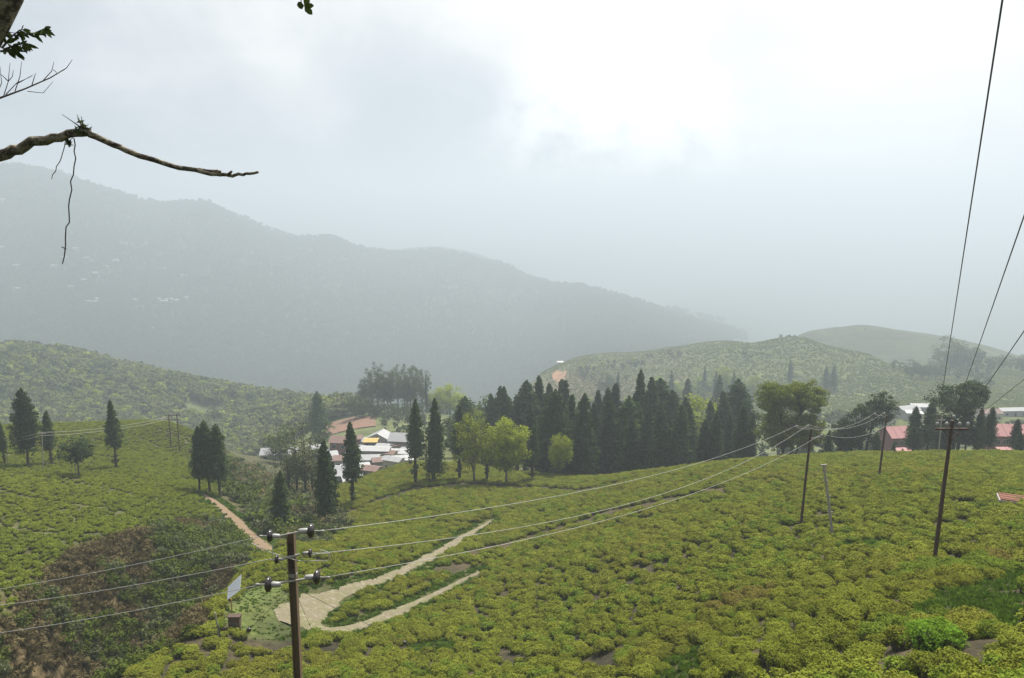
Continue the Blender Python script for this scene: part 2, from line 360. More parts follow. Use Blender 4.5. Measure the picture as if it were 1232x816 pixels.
put(front & (np.abs(ppy-np.interp(ppx, [560, 640, 720, 800, 870], [668, 648, 622, 604, 590])) < 6) & (ppx > 560) & (ppx < 880) & (RR > 65) & (RR < 130), (.066,.050,.028))
put((track_dist(GXm, GYm) < 1.2), (.080,.090,.030), .7)
f_ = np.array([(j*NX+i, j*NX+i+1, (j+1)*NX+i+1, (j+1)*NX+i) for j in range(NY-1) for i in range(NX-1)])
me = bpy.data.meshes.new('ground')
me.from_pydata(np.stack([GXm, GYm, GZ], -1).reshape(-1, 3).tolist(), [], f_.tolist())
ca = me.color_attributes.new('tint', 'FLOAT_COLOR', 'POINT'); ca.data.foreach_set('color', np.concatenate([cols.reshape(-1, 3), np.ones((NX*NY, 1))], 1).ravel())
me.polygons.foreach_set('use_smooth', [True]*len(me.polygons))
def gcol(t, pos):
    a = N(t, 'ShaderNodeAttribute'); a.attribute_name = 'tint'; c = a.outputs['Color']
    fine = noise(t, pos, 1.6, 6, .7); mid = noise(t, pos, .09, 5, .65); big = noise(t, pos, .012, 5, .6)
    c = mix(t, 1.0, c, ramp(t, fine, [(.3, .55), (.7, 1.45)]), 'MULTIPLY')
    c = mix(t, 1.0, c, ramp(t, mid, [(.32, (.62,.66,.62)), (.68, (1.38,1.32,1.3))]), 'MULTIPLY')
    sp = N(t, 'ShaderNodeSeparateXYZ'); L(t, pos, sp.inputs[0])
    rows = math_node(t, 'SINE', math_node(t, 'ADD', math_node(t, 'MULTIPLY', sp.outputs[2], 2.1), math_node(t, 'MULTIPLY', noise(t, pos, .02, 4, .6), 26)))
    c = mix(t, 1.0, c, ramp(t, math_node(t, 'ADD', math_node(t, 'MULTIPLY', rows, .08), noise(t, pos, .22, 5, .75)), [(.22, (.52,.56,.6)), (.55, (1.0,1.0,1.0)), (.85, (1.35,1.3,1.15))]), 'MULTIPLY')
    return mix(t, 1.0, c, ramp(t, big, [(.34, (.78,.8,.8)), (.66, (1.25,1.2,1.1))]), 'MULTIPLY')
M['ground'] = mat('hill_ground', gcol, .95, .15, 0, (1.2, .6, .25)); me.materials.append(M['ground'])
tag(link('ground', me), 'green hillsides falling from the viewpoint into the valley and rising to far mountains', 'ground', kind='structure')

LBL = {'dirt_track': 'pale dirt track with a hairpin bend between the tea bushes', 'hill_path': 'reddish earth path running down the flank of the left tea hill', 'turning_place': 'trampled bare earth beside the hairpin of the dirt track'}
for nm, P, wd, mk in TRACKS:
    v = []; fc = []; nC = 7
    for i in range(len(P)):
        t_ = P[min(i+1, len(P)-1)]-P[max(i-1, 0)]; t_ = t_/np.hypot(*t_); nrm = np.array([-t_[1], t_[0]])
        ends = min(1, (.35+min(i, len(P)-1-i)*.12)) if nm != 'dirt_track' else min(1, .22+min(i, len(P)-1-i)*.04)
        hw = wd*ends*(.92+.55*float(fbm(P[i, 0]/2, P[i, 1]/2, 5)[()]))
        for k in range(nC):
            q = P[i]+nrm*hw*((k/(nC-1))*2-1)*(1+.22*float(vnoise(np.array(P[i,0]*1.3+k), np.array(P[i,1]*1.3), 8))-.11)
            v.append((q[0], q[1], 0))
    v = np.array(v); v[:, 2] = ground(v[:, 0], v[:, 1])+np.tile([.0,.09,.11,.13,.11,.09,.0], len(P))+(.03 if nm == 'turning_place' else 0)
    fc = [(i*nC+k, i*nC+k+1, (i+1)*nC+k+1, (i+1)*nC+k) for i in range(len(P)-1) for k in range(nC-1)]
    mb = MB(); mb.add(v, fc); o = mb.obj(nm, M[mk], smooth=True); tag(o, LBL[nm], 'track', kind='structure')

# ------------------------------------------------------------------ instancing of countless plants (one object of stuff each)
def scatter(name, P, variants, scales, label, cat, tilt=.12, zs=None):
    P = np.asarray(P, float); n = len(P)
    me = bpy.data.meshes.new(name); me.from_pydata(P.tolist(), [], [])
    def fa(nm, typ, data): a = me.attributes.new(nm, typ, 'POINT'); a.data.foreach_set('vector' if typ == 'FLOAT_VECTOR' else 'value', np.asarray(data).ravel())
    fa('rot', 'FLOAT_VECTOR', np.stack([rng.normal(0, tilt, n), rng.normal(0, tilt, n), rng.uniform(0, 2*pi, n)], 1).astype('f4'))
    s = np.asarray(scales, float); z = s if zs is None else zs
    fa('scl', 'FLOAT_VECTOR', np.stack([s*rng.uniform(.85, 1.18, n), s*rng.uniform(.85, 1.18, n), z], 1).astype('f4'))
    fa('pick', 'INT', rng.integers(0, len(variants), n).astype('i4'))
    o = link(name, me); tag(o, label, cat, kind='stuff')
    g = bpy.data.node_groups.new(name+'_scatter', 'GeometryNodeTree')
    g.interface.new_socket('Geometry', in_out='INPUT', socket_type='NodeSocketGeometry'); g.interface.new_socket('Geometry', in_out='OUTPUT', socket_type='NodeSocketGeometry')
    gi = g.nodes.new('NodeGroupInput'); go = g.nodes.new('NodeGroupOutput'); iop = g.nodes.new('GeometryNodeInstanceOnPoints'); g2i = g.nodes.new('GeometryNodeGeometryToInstance')
    for v in reversed(variants):
        oi = g.nodes.new('GeometryNodeObjectInfo'); oi.inputs['Object'].default_value = v; oi.inputs['As Instance'].default_value = True
        g.links.new(oi.outputs['Geometry'], g2i.inputs[0])
    def na(nm, typ): a = g.nodes.new('GeometryNodeInputNamedAttribute'); a.data_type = typ; a.inputs['Name'].default_value = nm; return a.outputs['Attribute']
    e2r = g.nodes.new('FunctionNodeEulerToRotation'); g.links.new(na('rot', 'FLOAT_VECTOR'), e2r.inputs[0])
    m2p = g.nodes.new('GeometryNodeMeshToPoints'); g.links.new(gi.outputs[0], m2p.inputs['Mesh'])
    g.links.new(m2p.outputs[0], iop.inputs['Points']); g.links.new(g2i.outputs[0], iop.inputs['Instance']); iop.inputs['Pick Instance'].default_value = True
    g.links.new(na('pick', 'INT'), iop.inputs['Instance Index']); g.links.new(e2r.outputs[0], iop.inputs['Rotation']); g.links.new(na('scl', 'FLOAT_VECTOR'), iop.inputs['Scale'])
    g.links.new(iop.outputs[0], go.inputs[0])
    o.modifiers.new('scatter', 'NODES').node_group = g
    return o
def source(name, me):                                               # mesh holder used by the scatter, never linked to the scene
    return bpy.data.objects.new(name, me)

# ------------------------------------------------------------------ tea bushes
def bush_mesh(name, seed, nleaf, ll, lw, mats, h=.46, r=.56, flat=3.4):
    random.seed(seed); mb = MB(); V = []; Fc = []; nu, nv = 10, 4
    lump = [random.uniform(.8, 1.15) for _ in range(nu)]
    ph = [random.uniform(0, 6.28) for _ in range(5)]
    def surf(a, e):                                                 # flat-topped dome
        k = a/(2*pi)*nu; i = int(k) % nu; fr = k-int(k); lr = lump[i]*(1-fr)+lump[(i+1) % nu]*fr
        ce, se = cos(e), sin(e); lr *= 1+.10*sin(7*a+ph[0])*sin(6*e+ph[1])+.07*sin(11*a+ph[2]+4*e)+.05*sin(17*e+3*a+ph[3]); se *= 1+.07*sin(9*e+5*a+ph[4]); return (r*lr*ce**(2/flat)*cos(a), r*lr*ce**(2/flat)*sin(a), .08+h*min(max(se, 0), 1.1)**(2/flat)*(.9+.16*sin(3*a+seed)*ce))
    for j in range(nv):
        for i in range(nu): p = surf(2*pi*i/nu, 1.35*j/(nv-1)); V.append((p[0]*.82, p[1]*.82, p[2]*.84-.1))
    V.append((0, 0, .08+h*.82-.08)); V += [(.18*cos(2*pi*i/nu), .18*sin(2*pi*i/nu), -.25) for i in range(nu)]
    Fc = [(j*nu+i, j*nu+(i+1) % nu, (j+1)*nu+(i+1) % nu, (j+1)*nu+i) for j in range(nv-1) for i in range(nu)]
    Fc += [((nv-1)*nu+i, (nv-1)*nu+(i+1) % nu, nv*nu) for i in range(nu)]; b0 = nv*nu+1
    Fc += [(b0+i, b0+(i+1) % nu, (i+1) % nu, i) for i in range(nu)]
    mb.add(V, Fc, 1)
    for _ in range(nleaf):
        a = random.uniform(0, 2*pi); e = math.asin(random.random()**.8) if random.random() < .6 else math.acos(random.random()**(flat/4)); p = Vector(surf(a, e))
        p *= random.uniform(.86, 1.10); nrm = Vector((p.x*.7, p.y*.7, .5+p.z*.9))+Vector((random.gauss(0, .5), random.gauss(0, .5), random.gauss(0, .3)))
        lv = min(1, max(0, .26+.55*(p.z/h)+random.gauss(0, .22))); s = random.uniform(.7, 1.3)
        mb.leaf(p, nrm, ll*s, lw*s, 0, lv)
    return mb.mesh(name, mats)
BRIGHT = hit(1125, 783)
def tea_points():
    out = []
    for (ang, sx, sy, x0, x1, y0, y1, zone) in ((radians(8), .90, .82, -60, 130, -10, 175, 'near'), (radians(-24), .80, .74, -190, 0, 30, 235, 'left')):
        g = np.stack(np.meshgrid(np.arange(-250, 250, sx), np.arange(-250, 250, sy)), -1).reshape(-1, 2)
        row = np.floor(g[:, 1]/sy); g[:, 0] += (row % 2)*sx*.5
        g[:, 1] += .8*np.sin(g[:, 0]/7+row*.15)+1.1*np.sin(g[:, 0]/19)
        g += rng.normal(0, .20*sx, g.shape)
        keep = (rng.random(len(g)) > .085)
        if zone == 'left': keep &= (np.mod(row, 13) > .5)
        else: keep &= (np.mod(row, 27) > .5)
        g = g[keep]; c, s = cos(ang), sin(ang); x = g[:, 0]*c-g[:, 1]*s; y = g[:, 0]*s+g[:, 1]*c+100
        k = (x > x0) & (x < x1) & (y > y0) & (y < y1); x, y = x[k], y[k]
        z = ground(x, y); px, py, dp = project(x, y, z); R = np.hypot(x, y)
        az = px
        isleft = (R > 62) & (px < np.interp(py, [500, 560, 600, 640, 660, 720], [240, 268, 262, 296, 300, 240])) & (py < 790) & (dp > 1)
        k = (dp > 1) & (px > -140) & (px < 1380) & (R > 14)
        k &= ~(inpoly(px, py, BANK) & (R < 110) & (R > 50)); k &= ~(inpoly(px, py, SCRUB) & (R < 200)); k &= ~(inpoly(px, py, CLEAR) & (R < 90))
        k &= track_dist(x, y) > .45
        if zone == 'left': k &= isleft & (R < 212)
        else:
            k &= np.hypot(x-BRIGHT[0], y-BRIGHT[1]) > 1.65
            k &= ~isleft & (R < np.interp(px, [250, 420, 560, 700, 900, 1232], [120, 150, 152, 140, 126, 128]))
            k &= ~((px < 300) & (R > 100))
            # a stony strip and grassy gaps left bare
            k &= ~((np.abs(py-np.interp(px, [560, 640, 720, 800, 870], [668, 648, 622, 604, 590])) < 3.6+7*fbm(x/8, y/8, 90, 2)*(px/px)) & (px > 560) & (px < 880) & (R > 70))
            k &= ~((np.abs(py-np.interp(px, [400, 450, 500, 560, 700, 760], [628, 604, 590, 584, 592, 578])) < 2.4) & (px > 395) & (px < 770) & (R > 100))
        k &= fbm(x/5, y/5, 40, 3) > (-.24 if zone == 'near' else -.3)
        k &= ~((R < 60) & (fbm(x/6, y/6, 60, 2) < -.12))
        out.append(np.stack([x, y, z], 1)[k])
    return out
near_p, left_p = tea_points()
qx, qy, qd = project(*near_p.T); Rn = np.hypot(near_p[:, 0], near_p[:, 1])
infr = (qx > 4) & (qx < 1228) & (qy > 300) & (qy < 812)
order = np.argsort(np.where(infr, Rn, 1e9))[:300]; sel = np.zeros(len(near_p), bool); sel[order] = True
hi = {}
for key in ('tea', 'tea_green', 'tea_brown'):
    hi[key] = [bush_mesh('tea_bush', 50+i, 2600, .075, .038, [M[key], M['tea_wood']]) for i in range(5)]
WORD = {'tea': 'olive yellow-tipped', 'tea_green': 'fresh green', 'tea_brown': 'rusty brown-tinged'}
LAND = [(hit(1123.5, 677), 3.2, 'at the foot of the tall rusty pole'), (hit(1125, 783), 2.6, 'beside the bright green clipped bush'), (hit(1210, 720), 3.4, 'round the grassy gap on the right'),
        (hit(1000, 740), 3.0, 'round the small grassy hollow below the leaning post')]
for i in order:
    x, y, z = near_p[i]; nv = float(fbm(np.array(x/7), np.array(y/7), 70, 3)); key = 'tea_green' if nv > .11 else ('tea_brown' if nv < -.15 else 'tea')
    if random.random() < .1: key = random.choice(list(WORD))
    o = link('tea_bush', random.choice(hi[key])); o.location = (x, y, z); s = random.uniform(.6, 1.15)
    o.scale = (s*random.uniform(.9, 1.15), s*random.uniform(.9, 1.15), s*random.uniform(.85, 1.15)); o.rotation_euler = (random.gauss(0, .1), random.gauss(0, .1), random.uniform(0, 6.28))
    where = next((wd for q, rr, wd in LAND if hypot(q[0]-x, q[1]-y) < rr), 'in the lower front of the near slope')
    size = 'big' if s > .98 else ('small' if s < .77 else 'middling'); lab = f'{size} {WORD[key]} tea bush {where}'
    tag(o, lab, 'tea bush', lab.replace('bush', 'bushes', 1))
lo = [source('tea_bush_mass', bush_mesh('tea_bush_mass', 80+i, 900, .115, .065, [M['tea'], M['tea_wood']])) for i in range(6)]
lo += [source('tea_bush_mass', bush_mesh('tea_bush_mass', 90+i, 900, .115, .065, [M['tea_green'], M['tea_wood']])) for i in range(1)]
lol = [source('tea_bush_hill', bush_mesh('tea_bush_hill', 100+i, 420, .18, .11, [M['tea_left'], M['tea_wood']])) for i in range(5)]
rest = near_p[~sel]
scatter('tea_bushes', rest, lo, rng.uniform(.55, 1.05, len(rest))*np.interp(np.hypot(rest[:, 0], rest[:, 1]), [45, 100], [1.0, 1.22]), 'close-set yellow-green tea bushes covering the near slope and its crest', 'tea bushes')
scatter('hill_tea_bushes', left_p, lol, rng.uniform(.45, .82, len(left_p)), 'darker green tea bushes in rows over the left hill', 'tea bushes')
# the one clipped bright bush in front
p = hit(1125, 783)
o = link('tea_bush', bush_mesh('bright_bush', 300, 3600, .08, .04, [M['tea_bright'], M['tea_wood']], .78, .72, 3.6)); o.location = p-np.array([0, 0, .05]); o.scale = (1.08, 1.0, 1.08)
tag(o, 'bright green box-shaped clipped bush on bare soil in front', 'bush')

# ------------------------------------------------------------------ trees
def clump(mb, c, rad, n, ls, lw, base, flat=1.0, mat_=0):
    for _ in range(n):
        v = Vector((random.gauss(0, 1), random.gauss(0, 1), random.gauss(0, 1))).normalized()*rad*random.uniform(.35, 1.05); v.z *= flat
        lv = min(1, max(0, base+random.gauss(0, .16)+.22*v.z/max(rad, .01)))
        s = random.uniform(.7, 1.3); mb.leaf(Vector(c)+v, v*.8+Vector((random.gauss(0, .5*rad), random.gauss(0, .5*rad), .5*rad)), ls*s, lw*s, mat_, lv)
def conifer(seed, H=14, width=3.4, bare=.22, shape=1.0, dens=1.0, tuft=False, key='conifer', top=.6):
    """crown as sprays round a tapering stem; returns trunk and crown meshes, height H"""
    random.seed(seed); tr = MB(); cr = MB()
    bend = [random.gauss(0, .012*H) for _ in range(2)]
    def ax(z): t = z/H; return Vector((bend[0]*sin(t*3), bend[1]*sin(t*2.4), z))
    tr.tube([ax(H*k/8)-(Vector((0,0,.5)) if k == 0 else Vector()) for k in range(9)], [.020*H*(1-k/8*.88) for k in range(9)], 7)
    def prof(t): return (width*.5)*(min(1, ((1-t)/top)**shape) if t < 1 else 0)*(.62+.38*min(1, t/.18))
    n = int(300*dens)
    for i in range(n):
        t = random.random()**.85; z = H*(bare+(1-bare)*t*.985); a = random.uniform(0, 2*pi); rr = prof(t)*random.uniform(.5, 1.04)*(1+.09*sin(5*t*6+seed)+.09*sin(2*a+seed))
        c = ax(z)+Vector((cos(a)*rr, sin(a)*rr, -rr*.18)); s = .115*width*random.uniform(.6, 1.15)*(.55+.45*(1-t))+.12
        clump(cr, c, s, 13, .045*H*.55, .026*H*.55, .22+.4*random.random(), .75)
        if i % 5 == 0: tr.tube([ax(z), c], [.006*H*(1.1-t), .01], 4)
    for k in range(6): clump(cr, ax(H*(.95+.012*k)), .10+.03*width*(1-k/6), 10, .035*H, .02*H, .5)
    if tuft:
        for k in range(7): z = H*bare*random.uniform(.35, .75); clump(cr, ax(z)+Vector((random.gauss(0, .25), random.gauss(0, .25), 0)), .4, 16, .04*H, .024*H, .3)
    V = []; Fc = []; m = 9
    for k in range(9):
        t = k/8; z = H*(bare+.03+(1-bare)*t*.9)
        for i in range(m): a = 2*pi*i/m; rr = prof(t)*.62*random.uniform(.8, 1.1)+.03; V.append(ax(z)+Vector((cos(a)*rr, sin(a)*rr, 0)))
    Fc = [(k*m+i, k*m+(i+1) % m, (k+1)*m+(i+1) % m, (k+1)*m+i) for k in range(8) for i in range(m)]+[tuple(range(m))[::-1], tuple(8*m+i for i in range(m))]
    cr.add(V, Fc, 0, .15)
    return tr.mesh('trunk', M['bark']), cr.mesh('crown', M[key]), H
def broad(seed, H=12, width=9, bare=.3, nl=60, ls=.42, key='leaf', airy=1.0, flat=.8, bark='bark', domes=None, stems=1):
    random.seed(seed); tr = MB(); cr = MB(); domes = domes or [(0, 0, bare, 1.0, width)]
    for (ox, oy, b0, t1, wd) in domes:
        for s in range(stems):
            sx = random.gauss(0, .02*H)*(stems > 1)
            fork = Vector((ox*.55+sx, oy*.5, H*b0*.95)); topc = Vector((ox, oy, H*t1*.93))
            tr.tube([(sx*.5+ox*.25, oy*.2, -.6), (ox*.3+sx, oy*.25, H*b0*.5), fork, fork.lerp(topc, .5)+Vector((random.gauss(0, .02*H), 0, 0)), topc], [.022*H, .018*H, .014*H, .009*H, .003*H], 7)
        cz = H*(b0+t1)/2; hz = H*(t1-b0)/2
        for i in range(nl):
            v = Vector((random.gauss(0, 1), random.gauss(0, 1), random.gauss(0, 1))).normalized()*(random.random()**(.45)); v.z = v.z*(1 if v.z > 0 else .8)
            c = Vector((ox+v.x*wd*.5, oy+v.y*wd*.5, cz+v.z*hz)); rad = random.uniform(.09, .17)*wd
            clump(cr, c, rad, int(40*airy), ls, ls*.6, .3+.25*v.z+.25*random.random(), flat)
            if i % 3 == 0: mid = fork.lerp(c, .5)+Vector((0, 0, .06*H)); tr.tube([fork.lerp(topc, random.random()*.6), mid, c], [.006*H, .004*H, .0015*H], 4)
    return tr.mesh('trunk', M[bark]), cr.mesh('crown', M[key]), H
KIND = {
 'cedar': [conifer(i, 14, 3.6, .10, .75, 1.15) for i in (1, 2, 3)],
 'cedar_b': [conifer(i, 14, 4.0, .08, .7, 1.15, key='conifer_b') for i in (4, 5)],
 'spire': [conifer(i, 14, 3.0, .30, .8, 1.0, True) for i in (6, 7)],
 'fat': [conifer(i, 14, 6.2, .22, .62, 1.5) for i in (8, 9)],
 'egg': [conifer(i, 14, 5.2, .24, .5, 1.3, top=.75) for i in (10, 11)],
 'column': [conifer(i, 14, 3.0, .04, .5, 1.2, key='conifer_b', top=.5) for i in (12,)],
 'ball': [broad(13, 9, 6.6, .34, 80, .36, 'conifer', 1.5)],
 'light': [broad(14, 12, 7.6, .16, 150, .34, 'leaf_y', 1.5, bark='bark_pale')],
 'airy': [broad(15, 13, 7.4, .16, 110, .32, 'leaf_pine', 1.2, bark='bark_pale'), broad(16, 13, 7.0, .2, 100, .32, 'leaf_pine', 1.2, bark='bark_pale')],
 'euc': [broad(17+i, 20, 9.5, .16, 80, .55, 'leaf_grey', .9, bark='bark_pale') for i in range(3)],
 'green': [broad(21, 10, 8, .06, 80, .45, 'leaf'), broad(22, 10, 9, .05, 80, .45, 'leaf')],
 'lime': [broad(23, 10, 9, .06, 70, .45, 'leaf_y')],
 'grey': [broad(24, 12, 6.5, .12, 60, .34, 'leaf_grey', .6, bark='bark')],
 'two_dome': [broad(25, 14, 8, .3, 130, .36, 'leaf_pine', 1.7, .62, 'bark', [(-3.1, 0, .56, 1.0, 7.0), (2.9, .6, .54, .99, 7.4), (-1.6, .3, .12, .62, 8.4), (3.0, 0, .12, .62, 7.0)])],
 'umbrella': [broad(26, 14, 9, .62, 85, .36, 'conifer', 1.4, .6, 'bark', [(-.6, 0, .50, .95, 9.0), (2.8, .4, .66, 1.0, 5.6), (-1.0, .8, .12, .58, 7.0)])],
 'lean': [broad(27, 14, 9, .3, 80, .36, 'conifer', 1.4, .7, 'bark', [(-3.6, 0, .02, .60, 6.2), (-1.2, .3, .06, .84, 7.0), (2.0, 0, .50, 1.0, 6.8)])],
 'far_con': [conifer(30+i, 14, 3.8, .06, .75, .35) for i in range(2)],
 'far_broad': [broad(33+i, 10, 8, .15, 14, 1.3, 'leaf', .7) for i in range(2)],
}
def tree(kind, px, top, label, group=None, base=None, R=None, name=None, wscale=1.0, cat='tree'):
    """base: pixel row of its foot where that shows on the ground; else R: range in metres. Height from the pixel row of its top."""
    if R is None: g = hit(px, base)
    else:
        r = at(px, 500, R); g = np.array([r[0], r[1], gz(r[0], r[1])])
    Rg = hypot(g[0], g[1]); topz = at(px, top, Rg)[2]; H = max(topz-g[2], 1.0)
    tr, cr, H0 = random.choice(KIND[kind]); s = H/H0
    o = thing(name or 'conifer_tree', g, label, cat, group, random.uniform(0, 6.28) if kind not in ('two_dome', 'umbrella', 'lean') else 0, (s*wscale, s*wscale, s))
    o.rotation_euler = (random.gauss(0, .022), random.gauss(0, .022), o.rotation_euler.z); o.scale = (o.scale.x*random.uniform(.88, 1.14), o.scale.y*random.uniform(.88, 1.14), o.scale.z)
    link('trunk', tr, o); link('crown', cr, o); return o
random.seed(99)
LH = 'trees along the top of the left hill'
tree('spire', 6, 506, 'slim dark conifer on the left hill beside the biggest conifer there', LH, base=560)
tree('fat', 34, 467, 'biggest dark conifer on the left hill, broad cone on a bare stem', LH, base=562, wscale=.82)
tree('spire', 63, 495, 'dark conifer standing between the biggest conifer and a round-headed tree', LH, base=560, wscale=1.25)
tree('ball', 95, 526, 'small round-headed dark tree on the left hill', LH, base=573, name='round_tree')
tree('spire', 140, 482, 'lone tall conifer on a bare stem with a tuft low on its trunk', LH, base=564, wscale=1.1)
GP = 'clump of conifers above the reddish path'
tree('egg', 240, 514, 'left slender conifer of the clump above the reddish path', GP, base=592, wscale=.75)
tree('egg', 253, 507, 'tallest egg-shaped conifer of the clump above the reddish path', GP, base=594, wscale=.9)
tree('egg', 265, 511, 'broadest conifer of the clump, nearest the scrub below the path', GP, base=598, wscale=1.0)
tree('column', 341, 568, 'dark bushy conifer in the dip behind the rail pole', base=641, wscale=1.5)
tree('column', 394, 533, 'tall dark columnar conifer with foliage down to the ground', base=630, wscale=1.05)
tree('column', 401, 545, 'shorter green conifer tucked behind the tall columnar one', base=618)
tree('spire', 424, 508, 'conifer with a split crown in front of the village roofs', base=606, wscale=1.1)
tree('spire', 500, 482, 'left of two matching tall conifers beside the village', 'pair of tall conifers by the village', base=583, wscale=.95)
tree('cedar', 521, 481, 'right and fuller of two matching tall conifers beside the village', 'pair of tall conifers by the village', base=581, wscale=1.15)
tree('spire', 553, 490, 'dark conifer with a tuft on its bare stem left of the pale green trees', base=579, wscale=1.1)
tree('airy', 571, 492, 'airy mid-green broadleaf tree with see-through crown before the conifer belt', base=586, name='broadleaf_tree', wscale=.85)
tree('light', 609, 503, 'bright lime-green broadleaf tree with rounded crown before the conifer belt', base=584, name='broadleaf_tree', wscale=.98)
tree('light', 674, 521, 'small lime-green tree with a thin stem against dark conifers', base=576, name='broadleaf_tree', wscale=.75)
tree('spire', 586, 505, 'dark slim conifer between the airy tree and the lime-green tree', base=580, wscale=1.1)
tree('spire', 640, 512, 'low dark conifer right beside the bright lime-green tree', base=578, wscale=1.2)
BELT_F = 'front conifers of the dark belt below the crest'; BELT_B = 'rear conifers rising over the dark belt'
for px, top, k in ((657,500,'cedar'),(686,476,'cedar'),(703,474,'cedar_b'),(719,486,'cedar'),(734,482,'cedar_b'),(745,488,'cedar_b'),(754,478,'cedar_b'),(770,486,'cedar_b'),
                   (782,494,'cedar'),(793,489,'cedar_b'),(814,486,'cedar'),(830,489,'cedar'),(847,505,'cedar'),(863,496,'cedar'),(878,500,'cedar'),(897,490,'cedar'),(905,500,'cedar'),(693,500,'cedar'),(803,502,'cedar'),(762,504,'cedar'),(640,492,'cedar'),(668,470,'fat')):
    tree(k, px, top, {'cedar': 'dark', 'cedar_b': 'greenish', 'fat': 'broad dark'}[k]+' conifer in the front row of the dense belt behind the tea crest', BELT_F, R=random.uniform(143, 154), wscale=random.uniform(1.0, 1.35))
for px, top, k in ((557,478,'egg'),(590,476,'cedar'),(599,466,'cedar'),(608,467,'cedar'),(615,479,'cedar'),(631,461,'egg'),(650,455,'cedar'),(658,463,'cedar'),(669,458,'cedar'),(680,460,'cedar'),
                   (719,472,'cedar'),(734,469,'cedar'),(742,464,'cedar'),(763,475,'cedar'),(775,448,'cedar'),(784,457,'cedar'),(793,458,'egg'),(810,472,'egg'),(868,473,'cedar'),(888,459,'fat'),(623,478,'cedar'),(700,486,'cedar'),(726,480,'cedar'),(752,484,'cedar'),(822,480,'cedar'),(853,484,'cedar')):
    tree(k, px, top, {'cedar': 'slim dark', 'egg': 'rounded dark', 'fat': 'broad dark'}[k]+' conifer rising at the back of the dense belt', BELT_B, R=random.uniform(168, 186), wscale=random.uniform(1.0, 1.3))
for px, top, k in ((579,472,'green'),(840,492,'green'),(852,476,'lime')):
    tree(k, px, top, 'rounded green broadleaf crown showing among the dark conifers', 'broadleaf crowns in the conifer belt', R=205, name='broadleaf_tree')
for px, top in ((828,457),(864,452)): tree('cedar', px, top, 'pale hazy conifer spire standing alone beyond the belt', 'hazy spires beyond the belt', R=330, wscale=1.2)
tree('two_dome', 950, 457, 'large yellowish-green tree with two domed crowns behind the tea crest', R=136, name='broadleaf_tree')
tree('lean', 1042, 470, 'dark tree with a crown rising to one side beside the pink roof', R=140, name='leaning_tree')
tree('egg', 1018, 506, 'low dark conifer against the leaning dark tree', R=141)
tree('cedar', 1000, 518, 'small dark cone between the two-domed tree and the leaning tree', R=136, wscale=1.4)
tree('umbrella', 1152, 459, 'dark flat-topped tree rising behind the cross-armed pole', R=146, name='umbrella_tree', wscale=1.0)
RG = 'dark conifers screening the pink buildings'
for px, top, k, ws in ((1104,490,'egg',.9),(1118,484,'egg',1.0),(1136,500,'cedar_b',1.5),(1166,486,'egg',.9),(1180,492,'cedar',1.3),(1194,491,'egg',.75),(1230,520,'cedar',1.6),(1056,520,'egg',1.0),(1101,512,'egg',1.2),(1225,505,'egg',.9),(1079,533,'cedar',1.5),(1090,540,'cedar',1.3)):
    tree(k, px, top, 'dark conifer screening the pink buildings', RG, R=random.uniform(142, 152), wscale=ws)
EU = 'tall trees on the knoll above the village'
for px, top in ((432,470),(440,452),(449,440),(455,434),(463,446),(471,442),(480,437),(487,437),(494,441),(501,438),(508,443),(436,462),(468,450),(490,450)):
    tree('euc', px, top, 'tall grey-green tree with a bare pale stem on the knoll above the village', EU, R=random.uniform(325, 345), name='eucalyptus_tree', wscale=random.uniform(.7, 1.0))
for px, top in ((428,474),(435,480),(444,476),(456,482),(474,484),(490,482),(503,480)): tree('green', px, top, 'low bushy green tree at the foot of the tall knoll trees', 'low trees at the foot of the knoll trees', R=random.uniform(316, 324), name='broadleaf_tree')
tree('cedar', 513, 452, 'bare dark spire at the edge of the knoll trees', R=330, wscale=.35)
for px, top, k in ((530,466,'lime'),(541,462,'lime'),(548,470,'lime'),(520,476,'green')): tree(k, px, top, 'pale yellowish bushy tree right of the knoll trees', 'yellowish trees beside the knoll', R=random.uniform(330, 345), name='broadleaf_tree')
tree('cedar_b', 384, 472, 'slim hazy green tree standing above the bare red field', R=265, wscale=1.6)
tree('green', 335, 512, 'rounded green tree left of the village', R=225, name='broadleaf_tree')
for px, base, top in ((358,600,512),(368,604,506),(377,600,520),(350,605,530)): tree('grey', px, top, 'thin greyish half-bare tree in the dip before the village', 'greyish trees in the dip', base=base, name='broadleaf_tree')
for px, top in ((410,484),(419,486),(402,488)): tree('cedar', px, top, 'small hazy tree on the rim behind the bare red field', 'hazy trees behind the red field', R=345, wscale=1.3)
# right hill
for px, top, base in ((994,441,470),(1003,439,469)): tree('cedar', px, top, 'dark hazy poplar-like tree on the right hill', 'dark pair on the right hill', base=base, wscale=1.25)
tree('cedar', 950, 434, 'faint slim tree on the right hill beside the dark pair', base=462, wscale=1.0)
for px in (934, 941, 944, 950): tree('far_broad', px, 401+random.random(), 'tiny tree on the skyline of the right hill', 'skyline trees of the right hill', R=672, name='broadleaf_tree')
tree('cedar', 1033, 393, 'single tiny tree on top of the farther right dome', R=895)
for px, top in ((1071,433),(1078,434),(1093,432),(1106,436),(1113,434),(1121,433),(1128,436),(1085,440),(1137,404),(1148,413),(1156,410),(1163,416),(1171,420),(1184,426),(1197,424),(1210,426),(1222,424),(1230,426)):
    tree(random.choice(('euc', 'far_broad', 'green')), px, top, 'hazy tree in the line across the far right hillside', 'hazy trees on the far right hillside', R=random.uniform(560, 600) if px < 1132 else random.uniform(640, 700), name='broadleaf_tree')
